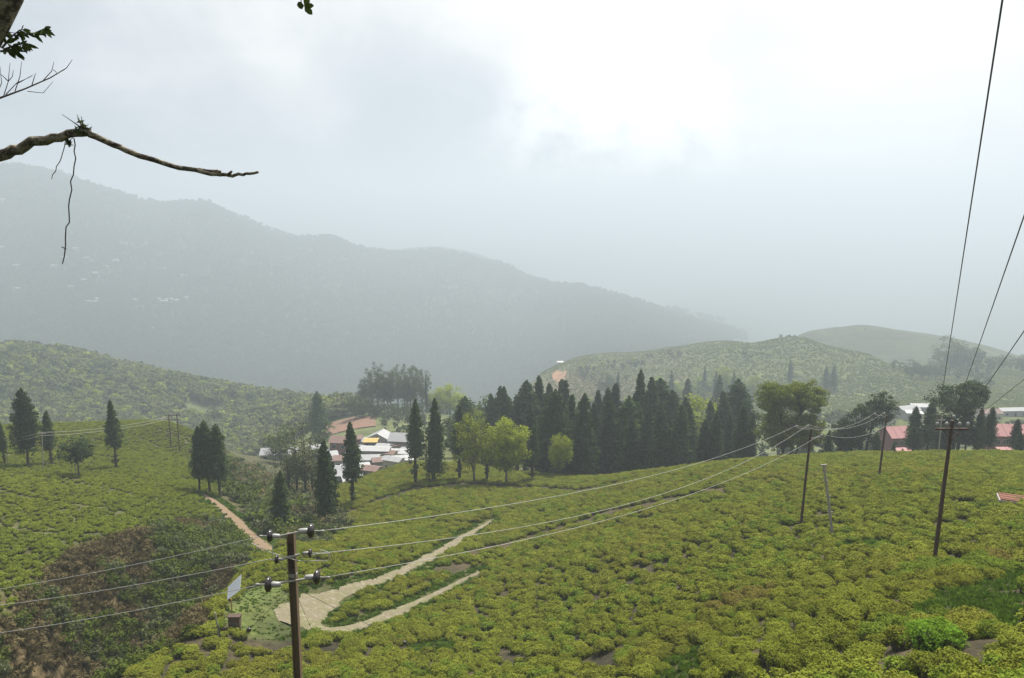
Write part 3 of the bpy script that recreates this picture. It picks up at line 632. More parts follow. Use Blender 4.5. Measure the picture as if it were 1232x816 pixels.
for px, top in ((728,449),(742,448),(790,452),(806,446),(838,452),(846,440),(858,447),(872,440),(880,446),(905,452),(812,458),(770,444)):
    tree(random.choice(('far_con', 'green', 'far_con', 'lime')), px, top, 'hazy tree on the slope beyond the conifer belt', 'hazy trees beyond the belt', R=random.uniform(440, 540), name='hillside_tree')

# ------------------------------------------------------------------ woods nobody could count
def crown_only(k, i=0):
    tr, cr, H = KIND[k][i % len(KIND[k])]; return source('wood_crown', cr), H
def wood(name, n, poly, R0, R1, srcs, h0, h1, label, thr=-1, ns=60, seed=1, zonefn=None):
    rr = np.exp(rng.uniform(np.log(R0), np.log(R1), n)); az = np.arctan(rng.uniform(-.80, .80, n)); x = rr*np.sin(az); y = rr*np.cos(az); z = ground(x, y)
    px, py, dp = project(x, y, z); k = inpoly(px, py, poly) & ~((rr > 400) & inpoly(px, py, SLIP)) & ~((rr > 810) & (rr < 1000) & (px > 900)) & (fbm(x/ns, y/ns, seed, 3) > thr)
    P = np.stack([x, y, z], 1)[k]; S = rng.uniform(h0, h1, len(P))
    return scatter(name, P, srcs, S, label, 'wood', .05)
fb = [crown_only('far_broad', i)[0] for i in range(2)]; fc_ = [crown_only('far_con', i)[0] for i in range(2)]
fbl = source('wood_light', broad(38, 10, 8, .15, 14, 1.1, 'leaf_hazel', .8)[1]); fgl = source('wood_light', broad(39, 10, 9, .1, 14, 1.1, 'leaf_hazel', .8)[1])
flime = source('wood_lime', broad(36, 10, 8, .15, 14, 1.3, 'leaf_y', .7)[1]); fgr = source('wood_grey', broad(37, 10, 8, .1, 14, 1.3, 'leaf_grey', .7)[1])
wood('hillside_wood', 30000, [(-150,380),(0,400),(120,425),(240,452),(420,478),(430,530),(300,560),(-150,560)], 330, 640, [fbl, fbl, fgl, fgl, flime, fgr], .4, .9, 'hazy green wooded slope below the mountain beyond the left hill', -.2, 45, 3)
wood('mountain_forest', 90000, [(-400,150),(0,195),(250,235),(400,275),(600,318),(900,400),(700,520),(300,520),(-400,560)], 1050, 2350, fb, .55, 1.05, 'dark forest spread over the far mountain', -1, 120, 5)
wood('ridge_forest', 30000, [(-400,150),(0,195),(250,235),(400,275),(600,318),(900,395),(900,412),(600,342),(400,302),(250,262),(0,225),(-400,190)], 1500, 2400, fb, .8, 1.7, 'ragged tree line along the ridge of the far mountain', .04, 60, 6)
wood('right_hill_scrub', 5000, [(690,440),(760,430),(880,425),(930,445),(930,500),(700,510)], 380, 720, fb+[flime, fgr], .3, .75, 'patchy bushes and young trees on the slope right of the belt', .02, 45, 8)
wood('right_hill_tea', 120000, [(640,440),(720,410),(870,398),(960,394),(1040,386),(1300,415),(1300,500),(1000,520),(920,520),(700,500)], 400, 1000, lol[:3], .6, 1.25, 'hazy tea bushes clothing the right hill', -1, 14, 31)
wood('skyline_wood', 1500, [(1140,415),(1232,432),(1300,435),(1300,470),(1150,465)], 560, 900, fb+[fgr], .5, 1.1, 'hazy wood on the far right slope', .0, 60, 9)
wood('valley_trees', 2500, [(545,455),(640,450),(640,500),(1300,500),(1300,560),(545,560)], 210, 380, fb+[fgr, fgr], .35, .8, 'bushes filling the valley behind the conifers', .02, 30, 12)
wood('knoll_undergrowth', 2600, [(395,478),(560,470),(570,520),(470,530),(452,505),(395,500)], 270, 390, fb+[fgr], .25, .5, 'undergrowth below the knoll trees', -.1, 30, 13)
# scrub on the bank, in the dip and along the tracks
def tuft_mesh(name, seed, m, n, h, spread):
    random.seed(seed); mb = MB()
    for _ in range(n):
        a = random.uniform(0, 6.28); r = random.random()**.6*spread; p = Vector((cos(a)*r, sin(a)*r, -.05)); lean = Vector((cos(a)*.5+random.gauss(0, .3), sin(a)*.5+random.gauss(0, .3), 1)).normalized()
        hh = h*random.uniform(.5, 1.2); side = lean.cross(Vector((cos(a+1), sin(a+1), 0))).normalized()*.05*random.uniform(.6, 1.4); tip = p+lean*hh+Vector((cos(a)*hh*.3, sin(a)*hh*.3, -.1*hh))
        mid = p+lean*hh*.55; mb.add([p-side, p+side, mid+side*.8, mid-side*.8], [(0,1,2,3)], 0, random.random()); mb.add([mid-side*.8, mid+side*.8, tip], [(0,1,2)], 0, random.random())
    return mb.mesh(name, M[m])
def shrub_mesh(name, seed, m, n=26, sz=1.0, ls=.2):
    random.seed(seed); mb = MB()
    for _ in range(n): clump(mb, (random.gauss(0, .38)*sz, random.gauss(0, .38)*sz, sz*random.uniform(.1, .8)), .28*sz, 14, ls, ls*.6, .3+.35*random.random())
    for _ in range(5): mb.tube([(0,0,-.2), (random.gauss(0,.3)*sz, random.gauss(0,.3)*sz, .6*sz)], [.03, .01], 4, 1)
    return mb.mesh(name, [M[m], M['bark']])
dry = [source('dry_tuft', tuft_mesh('dry_tuft', 400+i, 'dry', 70, .8, .5)) for i in range(3)]
grs = [source('grass_tuft', tuft_mesh('grass_tuft', 410+i, 'grass', 90, .28, .45)) for i in range(3)]
shr = [source('shrub', shrub_mesh('shrub', 420+i, 'shrub')) for i in range(3)]; shd = [source('shrub_dry', shrub_mesh('shrub_dry', 430+i, 'dry')) for i in range(2)]
shg = [source('shrub_grey', shrub_mesh('shrub_grey', 440+i, 'leaf_grey')) for i in range(2)]
def region(n, poly, R0, R1, x0=-110, x1=110):
    x = rng.uniform(x0, x1, n); y = rng.uniform(max(2, R0*.5), R1, n); R = np.hypot(x, y); k = (R > R0) & (R < R1); x, y = x[k], y[k]
    z = ground(x, y); px, py, dp = project(x, y, z); k = (dp > 1) & inpoly(px, py, poly); return np.stack([x, y, z], 1)[k], px[k], py[k]
P, px, py = region(70000, BANK, 55, 108, -80, 0)
tk = track_dist(P[:, 0], P[:, 1]) > .8; P, px, py = P[tk], px[tk], py[tk]
gr = fbm(P[:, 0]/6, P[:, 1]/6, 80, 3)+np.where((px > 180) | (py > 745), .16, -.04)+np.where(px > 225, .1, 0)
dz = gr < .11
kk = rng.random(len(P)); a = P[dz & (kk < .6)]; scatter('dry_bank_scrub', a, dry+shd[:1], rng.uniform(.35, .95, len(a)), 'dry brown brush on the steep bank of the left hill', 'scrub', .3)
a = P[~dz & (kk < .34)]; scatter('green_bank_shrubs', a, shr+shr+shg, rng.uniform(.45, 1.25, len(a)), 'green shrubs and creepers in the gully on the steep bank', 'shrubs', .25)
P, px, py = region(9000, SCRUB, 80, 190, -80, 0); P = P[track_dist(P[:, 0], P[:, 1]) > .9]; a = P[rng.random(len(P)) < .3]; scatter('dip_scrub', a, shr+shg+shg+shd, rng.uniform(.8, 2.4, len(a)), 'tangled scrub in the dip between the left hill and the village', 'scrub', .2)
P, px, py = region(110000, [(-100,560),(1400,540),(1400,900),(-100,900)], 13, 130, -60, 95)
td = track_dist(P[:, 0], P[:, 1]); gn = fbm(P[:, 0]/6, P[:, 1]/6, 60, 2); k = ((td > -.35) & (td < 1.1)) | (inpoly(px, py, CLEAR)) | ((gn < -.10) & (np.hypot(P[:, 0], P[:, 1]) < 62))
k |= (td <= -.3) & (td > -3) & (fbm(P[:, 0]/2.5, P[:, 1]/2.5, 66, 3) > -.02) & (rng.random(len(P)) < .6)
k &= ~inpoly(px, py, BANK); a = P[k]; lowg = np.where(inpoly(px[k], py[k], CLEAR) | (td[k] <= -.3), .38, 1.0); scatter('grass', a, grs, rng.uniform(.4, .85, len(a))*lowg, 'short bright grass in the gaps between tea bushes and beside the track', 'grass', .15)
x = rng.uniform(-35, 45, 9000); y = rng.uniform(-12, 16, 9000); k = np.hypot(x, y) < 40; k &= np.hypot(x, y) > 1.2; a = np.stack([x[k], y[k], ground(x[k], y[k])], 1)
scatter('verge_grass', a, grs, rng.uniform(.6, 1.3, len(a)), 'rough grass on the verge round the viewpoint', 'grass', .15)

# ------------------------------------------------------------------ buildings
def house(name, px, py, R, w_, dp_, h, rz, wall, roof, label, pitch=.35, cat='house', group=None, nwin=3, storeys=1, sink=1.5, zoff=0, door=True, ridge='X'):
    if name == 'village_house': w_ *= .8; dp_ *= .85
    g = at(px, py, R) if R else hit(px, py); z = gz(g[0], g[1])+zoff
    o = thing(name, (g[0], g[1], z), label, cat, group, radians(rz)); X, Y = w_/2, dp_/2
    MB().box(-X, X, -Y, Y, -sink, h).obj('wall', M[wall], o)
    rb = MB(); e = .45
    if pitch > .02:
        rh = dp_/2*pitch if ridge == 'X' else w_/2*pitch
        if ridge == 'X':
            rb.add([(-X-e,-Y-e,h-.12),(X+e,-Y-e,h-.12),(X+e,0,h+rh),(-X-e,0,h+rh),(-X-e,Y+e,h-.12),(X+e,Y+e,h-.12),(-X-e,-Y-e,h-.02),(X+e,-Y-e,h-.02),(X+e,0,h+rh+.1),(-X-e,0,h+rh+.1),(-X-e,Y+e,h-.02),(X+e,Y+e,h-.02)],
                   [(0,1,2,3),(3,2,5,4),(7,6,9,8),(8,9,10,11),(0,6,7,1),(4,5,11,10),(0,3,9,6),(3,4,10,9),(1,7,8,2),(2,8,11,5)])
            gb = [(-X,-Y,h-.01),(-X,Y,h-.01),(-X,0,h+rh-.05)], [(X,-Y,h-.01),(X,Y,h-.01),(X,0,h+rh-.05)]
        else:
            rb.add([(-X-e,-Y-e,h-.12),(-X-e,Y+e,h-.12),(0,Y+e,h+rh),(0,-Y-e,h+rh),(X+e,-Y-e,h-.12),(X+e,Y+e,h-.12),(-X-e,-Y-e,h-.02),(-X-e,Y+e,h-.02),(0,Y+e,h+rh+.1),(0,-Y-e,h+rh+.1),(X+e,-Y-e,h-.02),(X+e,Y+e,h-.02)],
                   [(1,0,3,2),(2,3,4,5),(6,7,8,9),(9,8,11,10),(0,1,7,6),(5,4,10,11),(3,0,6,9),(4,3,9,10),(7,1,2,8),(8,2,5,11)])
            gb = [(-X,-Y,h-.01),(X,-Y,h-.01),(0,-Y,h+rh-.05)], [(-X,Y,h-.01),(X,Y,h-.01),(0,Y,h+rh-.05)]
        for tri in gb: m = MB(); m.add(tri, [(0,1,2)]); m.obj('gable', M[wall], o)
        nr = int(w_/1.2) if ridge == 'X' else 0
        rf = rb.obj('roof', M[roof], o)
        for k in range(1, nr):
            xk = -X-e+(w_+2*e)*k/nr; m = MB(); m.tube([(xk,-Y-e,h),(xk,0,h+rh+.12)], .05, 4); m.obj('roof_rib', M[roof], rf)
    else:
        rb.box(-X-.3, X+.3, -Y-.3, Y+.3, h-.02, h+.25); rf = rb.obj('roof', M[roof], o)
    hs = h/storeys
    for s in range(storeys):
        for k in range(nwin):
            xk = -X+w_*(k+.5)/nwin
            if door and s == 0 and k == nwin//2:
                dm = MB().box(xk-.5, xk+.5, -Y-.06, -Y+.02, .02, 2.0).obj('door', M['blue'], o); continue
            wn = MB().box(xk-.6, xk+.6, -Y-.07, -Y+.02, s*hs+.9, s*hs+2.0).obj('window', M['white'] if wall != 'white' else M['grey_wall'], o)
            MB().box(xk-.5, xk+.5, -Y-.09, -Y-.06, s*hs+1.0, s*hs+1.9).obj('pane', M['glass'], wn)
    for yy in (-1, 1) if True else ():
        wn = MB().box(X-.02, X+.07, yy*Y*.45-.5, yy*Y*.45+.5, .9, 2.0).obj('window', M['white'] if wall != 'white' else M['grey_wall'], o)
        MB().box(X+.06, X+.09, yy*Y*.45-.4, yy*Y*.45+.4, 1.0, 1.9).obj('pane', M['glass'], wn)
    return o
VG = None
house('village_house', 338, 556, 235, 13, 6, 2.6, 4, 'white', 'tin', 'long low shed with a pale metal roof at the left end of the village', .5, nwin=4)
house('village_house', 382, 548, 236, 6, 5, 3.6, 10, 'white', 'tin_white', 'small white house behind the thin greyish trees', .25)
house('village_house', 411, 545, 232, 6.5, 6, 5.4, -8, 'brick_wall', 'tin_rust', 'red two-storey house with rusty roof beside a conifer', .5, storeys=2, nwin=2)
house('village_house', 416, 566, 212, 7, 5, 3.0, 6, 'white', 'tin_rust', 'low white house with a rusty roof below the red one', .3)
house('village_house', 447, 541, 238, 4.5, 4.5, 4.4, 0, 'blue', 'yellow', 'narrow house with a yellow upper front in the village', .12, storeys=2, nwin=2)
house('village_house', 458, 534, 246, 9, 6, 4.2, -12, 'cream', 'tin', 'cream house with a grey metal gable at the back of the village', .5, ridge='Y', nwin=3)
house('village_house', 484, 533, 240, 8.5, 7, 4.6, -8, 'grey_wall', 'tin', 'grey barn with a wide pale tin roof at the right end of the village', .6, nwin=2)
house('village_house', 480, 549, 224, 7, 5, 2.8, -4, 'brick_wall', 'tin_white', 'low house with white roof and red lower wall below the grey barn', .12)
house('village_house', 452, 551, 220, 10, 5, 4.0, -4, 'white', 'tin_white', 'broad white building in the middle of the village', .15, storeys=1, nwin=5)
house('village_house', 440, 563, 208, 9, 5, 3.4, 4, 'grey_wall', 'tin', 'grey long house with pale tin roof in the front row of the village', .3, nwin=4)
house('village_house', 416, 583, 193, 6, 5, 3.2, 8, 'white', 'tin', 'small pale-roofed house lowest in the village by the tea edge', .35)
house('village_house', 474, 556, 208, 12, 5, 2.6, 14, 'white', 'tin_white', 'long white-roofed row house along the tea edge', .25, nwin=5)
house('village_house', 434, 572, 200, 5, 4, 3.0, 20, 'white', 'tin_white', 'tiny white hut in the front row between two pale roofs', .25)
house('village_house', 428, 531, 250, 5, 5, 4.0, 0, 'pink_wall', 'tin_rust', 'small pinkish house behind the village conifer', .3)
random.seed(5)
for k, (px, py, R_) in enumerate(((395,557,222),(402,570,206),(428,557,220),(462,545,234),(469,538,242),(496,544,236),(424,590,188),(448,577,196),(432,545,238),(493,552,226),(474,566,200),(404,552,232),(437,552,228),(458,562,206),(466,552,218),(486,541,238),(441,534,250),(420,575,200),(500,540,240),(389,552,236),(410,560,216))):
    house('village_hut', px, py, R_, random.uniform(3, 5.5), random.uniform(3, 4.5), random.uniform(2.2, 3.4), random.uniform(-25, 25), random.choice(('white', 'grey_wall', 'cream', 'brick_wall')), random.choice(('tin', 'tin_white', 'tin_rust', 'tin')), 'small tin-roofed hut squeezed between the village houses', .3, 'hut', 'small huts in the village', nwin=2)
house('pink_building', 1079, 540, 186, 5.6, 5, 5.4, 6, 'pink_wall', 'pink', 'left pink-roofed long building behind dark conifers', .7, 'building', storeys=2, nwin=4, zoff=1.3)
house('pink_building', 1206, 540, 186, 6.4, 5, 5.6, -6, 'pink_wall', 'pink', 'right pink-roofed building behind dark conifers', .7, 'building', storeys=2, nwin=4, zoff=1.0)
house('pink_building', 1086, 548, 176, 3.6, 3, 2.2, 10, 'pink_wall', 'pink', 'small pink annex below the left pink roof', .4, 'building', zoff=.3)
house('pink_building', 1208, 549, 176, 3, 3, 2.0, 0, 'pink_wall', 'pink', 'small pink porch below the right pink roof', .4, 'building', zoff=.3)
house('hillside_house', 1091, 492, 372, 9, 6, 3.2, 20, 'white', 'tin_white', 'white-roofed house above the left pink roof', .5)
house('hillside_house', 1098, 503, 360, 6, 5, 3.4, -10, 'white', 'tin_white', 'white cubic house just below the white-roofed one', .15)
house('hillside_house', 1190, 492, 375, 8, 6, 3.2, 0, 'cream', 'tin_rust', 'hazy rusty-roofed house above the right pink roof', .4)
house('hillside_house', 1106, 489, 390, 8, 5, 3.0, 0, 'grey_wall', 'tin', 'grey hazy house behind the white-roofed ones', .4)
house('hillside_house', 1218, 487, 400, 12, 5, 3.0, 5, 'white', 'tin', 'long hazy pale shed on the far right slope', .3)
house('hillside_house', 674, 437, 690, 5, 4, 2.6, 0, 'white', 'tin_white', 'tiny white house on the shoulder above the orange landslip', .4)
for px, py in ((75,430),(124,440),(108,463),(272,468)): house('hillside_house', px, py, None, 5, 4, 2.4, random.uniform(-20, 20), 'cream', 'tin', 'small pale house among trees on the slope below the mountain', .4, group='houses on the lower wooded slope', nwin=2)
for px, py in ((4,243),(3,300),(20,322),(91,302),(78,312),(66,323),(105,313),(110,315),(128,323),(116,331),(139,316),(150,296),(101,340),(84,347),(20,350),(106,365),(112,366),(116,363),(162,363),(168,371),(190,362),(198,365),(204,363),(212,364),(224,361),(221,334),(196,325),(136,243),(180,398),(715,347),(756,361)):
    house('mountain_house', px, py, None, random.uniform(8, 14), 7, random.uniform(4, 6), random.uniform(-25, 25), 'white', 'tin_white', 'tiny pale house scattered on the far mountainside', .4, group='houses on the far mountainside', nwin=2, sink=6)
# bare red field above the village
v = []; gxs = np.linspace(0, 1, 14); gys = np.linspace(0, 1, 6)
for b in gys:
    for a_ in gxs: q = at(390+a_*62+random.uniform(-2, 2), 518-b*16+random.uniform(-1, 1), 292+b*30); v.append((q[0], q[1], gz(q[0], q[1])+.25+.1*random.random()))
mb = MB(); mb.add(v, [(j*14+i, j*14+i+1, (j+1)*14+i+1, (j+1)*14+i) for j in range(5) for i in range(13)]); tag(mb.obj('bare_field', M['bare']), 'bare reddish ploughed field above the village', 'field', kind='structure')

# ------------------------------------------------------------------ poles and wires
def pole(name, px, base, top, label, group, mk='rust', R=None, rad=.10, arm=True, cat='pole'):
    g = hit(px[1], base) if R is None else None
    if g is None: r = at(px[1], base, R); g = np.array([r[0], r[1], gz(r[0], r[1])])
    Rg = hypot(g[0], g[1]); tp = at(px[0], top, Rg); H = tp[2]-g[2]; o = thing(name, g, label, cat, group)
    t0 = Vector((tp[0]-g[0], tp[1]-g[1], H))
    MB().tube([(0,0,-.6), t0*.5, t0], [rad*1.15, rad, rad*.85], 8).obj('shaft', M[mk], o)
    return o, g, t0
wires = []
def wire(a, b, sag, r, mk, label, group, n=28, name='power_line'):
    a, b = Vector(a), Vector(b); P = [a.lerp(b, i/n)-Vector((0, 0, sag*4*(i/n)*(1-i/n))) for i in range(n+1)]
    o = MB().tube(P, r, 6).obj(name, M[mk], smooth=True); return tag(o, label, 'wire', group)
def insulator(o, c, ax, parent_name='insulator', s=1.0):
    """disc insulator with its pale cap; ax: outward unit x (+1/-1) along local X"""
    c = Vector(c); i_ = MB().lathe([(0,.02*s),(.02*s*ax,.10*s),(.05*s*ax,.145*s),(.09*s*ax,.15*s),(.12*s*ax,.11*s),(.14*s*ax,.04*s)], c, 'X', 16).obj(parent_name, M['porcelain'], o, True)
    MB().lathe([(-.17*s*ax,.028*s),(-.15*s*ax,.05*s),(-.02*s*ax,.062*s),(.02*s*ax,.05*s)], c, 'X', 12).obj('cap', M['cap'], i_, True)
    MB().lathe([(.13*s*ax,.02*s),(.24*s*ax,.016*s),(.30*s*ax,.03*s),(.33*s*ax,.02*s)], c, 'X', 8).obj('clamp', M['zinc'], i_); return i_
# the rail pole in front
RP = 22.0; tp = at(350, 641, RP); bx_, by_ = at(358.5, 816, RP)[:2]; base = np.array([tp[0], tp[1], gz(tp[0], tp[1])])
H = tp[2]-base[2]; lean = .012
o = thing('rail_pole', base, 'weathered brown steel rail pole carrying big dark disc insulators', 'pole')
sh = MB(); s = .105
for x0, x1, y0, y1 in ((-s,-s+.022,-s,s),(s-.022,s,-s,s)): sh.box(x0, x1, y0, y1, -.8, H)
sh.box(-s+.018, s-.018, -.014, .014, -.8, H-.004)
sh.obj('shaft', M['rail'], o)
m = MB()
for k in range(9): z0 = H-1.3+k*.12; m.box(-s+.03, s-.03, -.06, -.012, z0, z0+.05)
m.obj('lattice_plate', M['rust'], o)
pix = FPX/ (tp[1]*cos(PITCH)-tp[2]*sin(PITCH))
def lp(px, py): q = at(px, py, RP)-base; return Vector((q[0], q[1], q[2]))
ends = {}
arms = [('top', (337,643), (360,638), (330,643), (371,637)), ('mid', (334,672), (362,665), (337,671), (372,663.5)), ('low', (338,699), (372,694), (329,701), (378,692.5))]
for nm, a, b, il, ir in arms:
    MB().tube([lp(*a)+Vector((0,-.12,0)), lp(*b)+Vector((0,-.12,0))], .035 if nm != 'top' else .025, 8).obj('cross_arm', M['zinc'], o)
    for q, ax in ((il, -1), (ir, 1)):
        c = lp(*q)+Vector((0, -.12, 0)); sz = .9 if (nm == 'top' and ax == -1) or nm == 'mid' else 1.12
        insulator(o, c, ax, s=1.3*sz*(.72 if nm == 'mid' else 1)); ends[(nm, ax)] = Vector(base)+c+Vector((.32*ax, 0, 0))
for k, (p0, p1) in enumerate((((331,651),(331,672)),((372,665),(399,662)))):
    MB().tube([lp(*p0)+Vector((0,-.2,0)), (lp(*p0)+lp(*p1))/2+Vector((0,-.25,.05)), lp(*p1)+Vector((0,-.2,0))], .012, 6).obj('jumper', M['wire'], o)
MB().tube([lp(372,664)+Vector((.3,-.12,0)), lp(388,661)+Vector((0,-.15,.05)), lp(397,662)+Vector((0,-.15,0)), lp(399,668)+Vector((0,-.15,0)), lp(396,672)+Vector((0,-.15,0)), lp(360,671)+Vector((0,-.2,0)), lp(328,661)+Vector((0,-.2,0)), lp(305,650)+Vector((0,-.2,0))], .011, 6).obj('jumper', M['wire'], o, True)
MB().lathe([(-.05,.13),(.05,.13)], (0,0,H-1.28), 'Z', 12).obj('clamp_band', M['zinc'], o); MB().lathe([(-.04,.13),(.04,.13)], (0,0,H-.7), 'Z', 12).obj('clamp_band', M['zinc'], o)
# wires to the left, on to the next pole of the line beyond the frame
def end_pole(name, E, label, mk):
    c = sum(E, Vector())/len(E); top = max(e.z for e in E)+.5; g = Vector((c.x, c.y, gz(c.x, c.y))); oo = thing(name, g, label, 'pole')
    MB().tube([(0,0,-.8), (0,0,(top-g.z)*.5), (0,0,top-g.z)], [.14,.12,.10], 8).obj('shaft', M[mk], oo)
    for e in E:
        q = e-g; MB().tube([(0,0,q.z-.12), q-Vector((0,0,.06))], .035, 6).obj('bracket', M['zinc'], oo)
        MB().lathe([(-.1,.04),(-.04,.09),(.04,.09),(.1,.04)], q, 'Z', 10).obj('insulator', M['porcelain'], oo, True)
EL = []
for nm, px, py, word in (('top', -60, 700, 'upper'), ('mid', -60, 718, 'middle'), ('low', -60, 752, 'lower')):
    a = ends[(nm, -1)]; e = a+(Vector(at(px, py, 33))-a)*2.0; EL.append(e)
    wire(a, e, .55, .0105, 'wire', f'{word} pale wire running from the rail pole over the brown bank', 'wires over the bank', 40)
end_pole('line_pole', EL, 'steel pole at the outer end of the wires over the bank', 'rail')
# mid pole, far pole, right pole
RK = 'slim poles on the tea slope'
o2, g2, t2 = pole('power_pole', (976, 963), 634, 516, 'slim rusty pole beside the pale leaning post', RK)
o3, g3, t3 = pole('power_pole', (1067, 1057), 576, 500, 'slim dark pole before the leaning tree and pink roof', RK)
for oo, tt in ((o2, t2), (o3, t3)):
    for k, (dx, dz_) in enumerate(((-1.1, -.05), (-.2, .0), (.9, -.75))):
        MB().tube([tt+Vector((0,0,dz_-.05)), tt+Vector((dx,.1,dz_+.1))], .035, 6).obj('bracket', M['zinc'], oo)
        MB().lathe([(0,.05),(.06,.09),(.14,.07),(.2,.03)], tt+Vector((dx,.1,dz_+.1)), 'Z', 10).obj('insulator', M['cap'], oo, True)
def tips(g, t): return [Vector(g)+t+Vector((dx,.1,dz_+.3)) for dx, dz_ in ((-1.1,-.05),(-.2,0),(.9,-.75))]
T2, T3 = tips(g2, t2), tips(g3, t3)
for nm, b, word, sg in (('top', T2[0], 'upper', 1.0), ('mid', T2[1], 'middle', 1.7), ('low', T2[2], 'lower', 1.3)):
    wire(ends[(nm, 1)], b, sg, .0085, 'wire', f'{word} pale wire sagging from the rail pole across the tea to the slim pole', 'wires across the tea', 40)
for i, word in enumerate(('left', 'centre', 'right')): wire(T2[i], T3[i], .9, .010, 'wire', f'short sagging wire between the two slim poles, on the {word} insulators', 'wires between the slim poles')
# right pole with a cross-arm
o4, g4, t4 = pole('power_pole', (1146, 1123.5), 677, 506, 'tall rusty pole with a wooden cross-arm and upright insulators on the right', None, rad=.10)
MB().box(-.85, .85, -.045, .045, -.045, .045).obj('cross_arm', M['rust'], o4).location = t4+Vector((-.05,-.1,-.42))
MB().tube([t4+Vector((-.5,-.1,-.45)), t4+Vector((-.04,-.1,-1.0))], .03, 5).obj('brace', M['rust'], o4); MB().tube([t4+Vector((.45,-.1,-.45)), t4+Vector((-.04,-.1,-1.0))], .03, 5).obj('brace', M['rust'], o4)
T4 = []
for dx, dz_ in ((-.78,-.38),(-.3,-.38),(.02,.0),(.36,-.38),(.78,-.38)):
    c = t4+Vector((dx-.03,-.1,dz_)); ii = MB().lathe([(0,.02),(.12,.02),(.13,.06),(.2,.09),(.28,.07),(.33,.03)], c, 'Z', 10).obj('insulator', M['cap'], o4, True); T4.append(Vector(g4)+c+Vector((0,0,.3)))
EC = []
for i, (px, py, R) in enumerate(((1222,-110,6.5),(1300,55,7.5),(1300,290,10),(1300,395,14))):
    a = T4[(0,2,3,4)[i]]; q = Vector(at(px, py, R)); e = a+(q-a)*((-9-a.y)/(q.y-a.y)); EC.append(e)     # carried on over the viewpoint to a pole behind it
    wire(a, e, .10, .008, 'cable', f"dark cable climbing from the tall rusty pole, {('first and steepest', 'second steepest', 'third steepest', 'flattest')[i]}", 'cables climbing from the tall pole', 40)
end_pole('line_pole', EC, 'steel pole on the verge where the climbing cables end', 'rust')
o5, g5, t5 = pole('concrete_post', (991, 1003), 646, 560, 'pale leaning concrete post among the tea beside the slim rusty pole', None, 'concrete', rad=.10, cat='post')
MB().box(-.22,.22,-.05,.05,-.06,.06).obj('cap_piece', M['concrete'], o5).location = t5
for k in range(3): MB().box(-.2,.2,-.03,.03,-.03,.03).obj('rung', M['zinc'], o5).location = t5*(.35+.22*k)
o6, g6, t6 = pole('concrete_post', (1133, 1128), 556, 503, 'thin pale post standing behind the crest among dark conifers', None, 'concrete', R=118, rad=.09, cat='post')
MB().box(-.5,.5,-.04,.04,-.04,.04).obj('cross_arm', M['zinc'], o6).location = t6-Vector((0,0,.3))
# twin-legged pole on the left hill
g = hit(211, 541); Rg = hypot(g[0], g[1]); Hh = at(211, 498, Rg)[2]-g[2]
o7 = thing('twin_pole', g, 'twin-legged power pole with cross bars on the left hill', 'pole')
for x in (-.85, .85): MB().tube([(x,0,-.5),(x,0,Hh)], [.13,.09], 7).obj('leg', M['rust'], o7)
for z in (Hh*.97, Hh*.84, Hh*.45): MB().box(-1.6,1.6,-.06,.06,z-.07,z+.07).obj('cross_bar', M['rust'], o7)
for x in (-1.5,-.5,.5,1.5): MB().lathe([(0,.05),(.15,.12),(.35,.05)], (x,0,Hh*.97+.06), 'Z', 8).obj('insulator', M['cap'], o7)
# thin poles of the hill line
for px, b, t in ((52,567,520),(91,572,540),(9,560,525)):
    oo, gg, tt = pole('hill_pole', (px-1.5, px), b, t, 'thin grey pole among the trees on the left hill', 'thin poles on the left hill', 'concrete', rad=.07)
    MB().box(-.6,.6,-.04,.04,-.04,.04).obj('cross_arm', M['zinc'], oo).location = tt-Vector((0,0,.25))
hy = [Vector(hit(px, b))+Vector((0,0,h)) for px, b, h in ((9,560,4.6),(52,567,6.2))]
for k, h in enumerate((0, -.5)): wire(hy[1]+Vector((0,0,h)), Vector(hit(211, 541))+Vector((-1.5, 0, 6.9+h)), .6, .02, 'wire', 'faint wire slung from the thin poles to the twin-legged pole on the left hill', 'wires to the twin pole'); wire(hy[0]+Vector((0,0,h)), hy[1]+Vector((0,0,h)), .3, .02, 'wire', 'faint wire slung past the trees of the left hill', 'wires of the left hill')
# guy wires of the rail pole with their dark insulators
pb = Vector(base); low = pb+lp(352, 706)
def guy(px, py, fx, fy, f, label, big):
    e = Vector(hit(fx, fy)); q = low.lerp(e, f); P = [low, q, e]
    oo = MB().tube([low.lerp(e, k/10) for k in range(11)], .008, 5).obj('guy_wire', M['cable']); tag(oo, label, 'guy wire', 'guy wires of the rail pole')
    d_ = (e-low).normalized()
    MB().tube([q-d_*.16*big, q-d_*.08*big, q+d_*.08*big, q+d_*.16*big], [.03, .075*big, .085*big, .03], 8).obj('egg_insulator', M['porcelain'], oo, True)
guy(318, 748, 245, 812, .30, 'guy wire running down left from the rail pole past the pale sign', 1.2)
guy(460, 743, 520, 790, .62, 'guy wire running down right from the rail pole over the hairpin track', 1.6)
guy(378, 740, 380, 768, .5, 'steep guy wire dropping from the rail pole onto the track', .5)

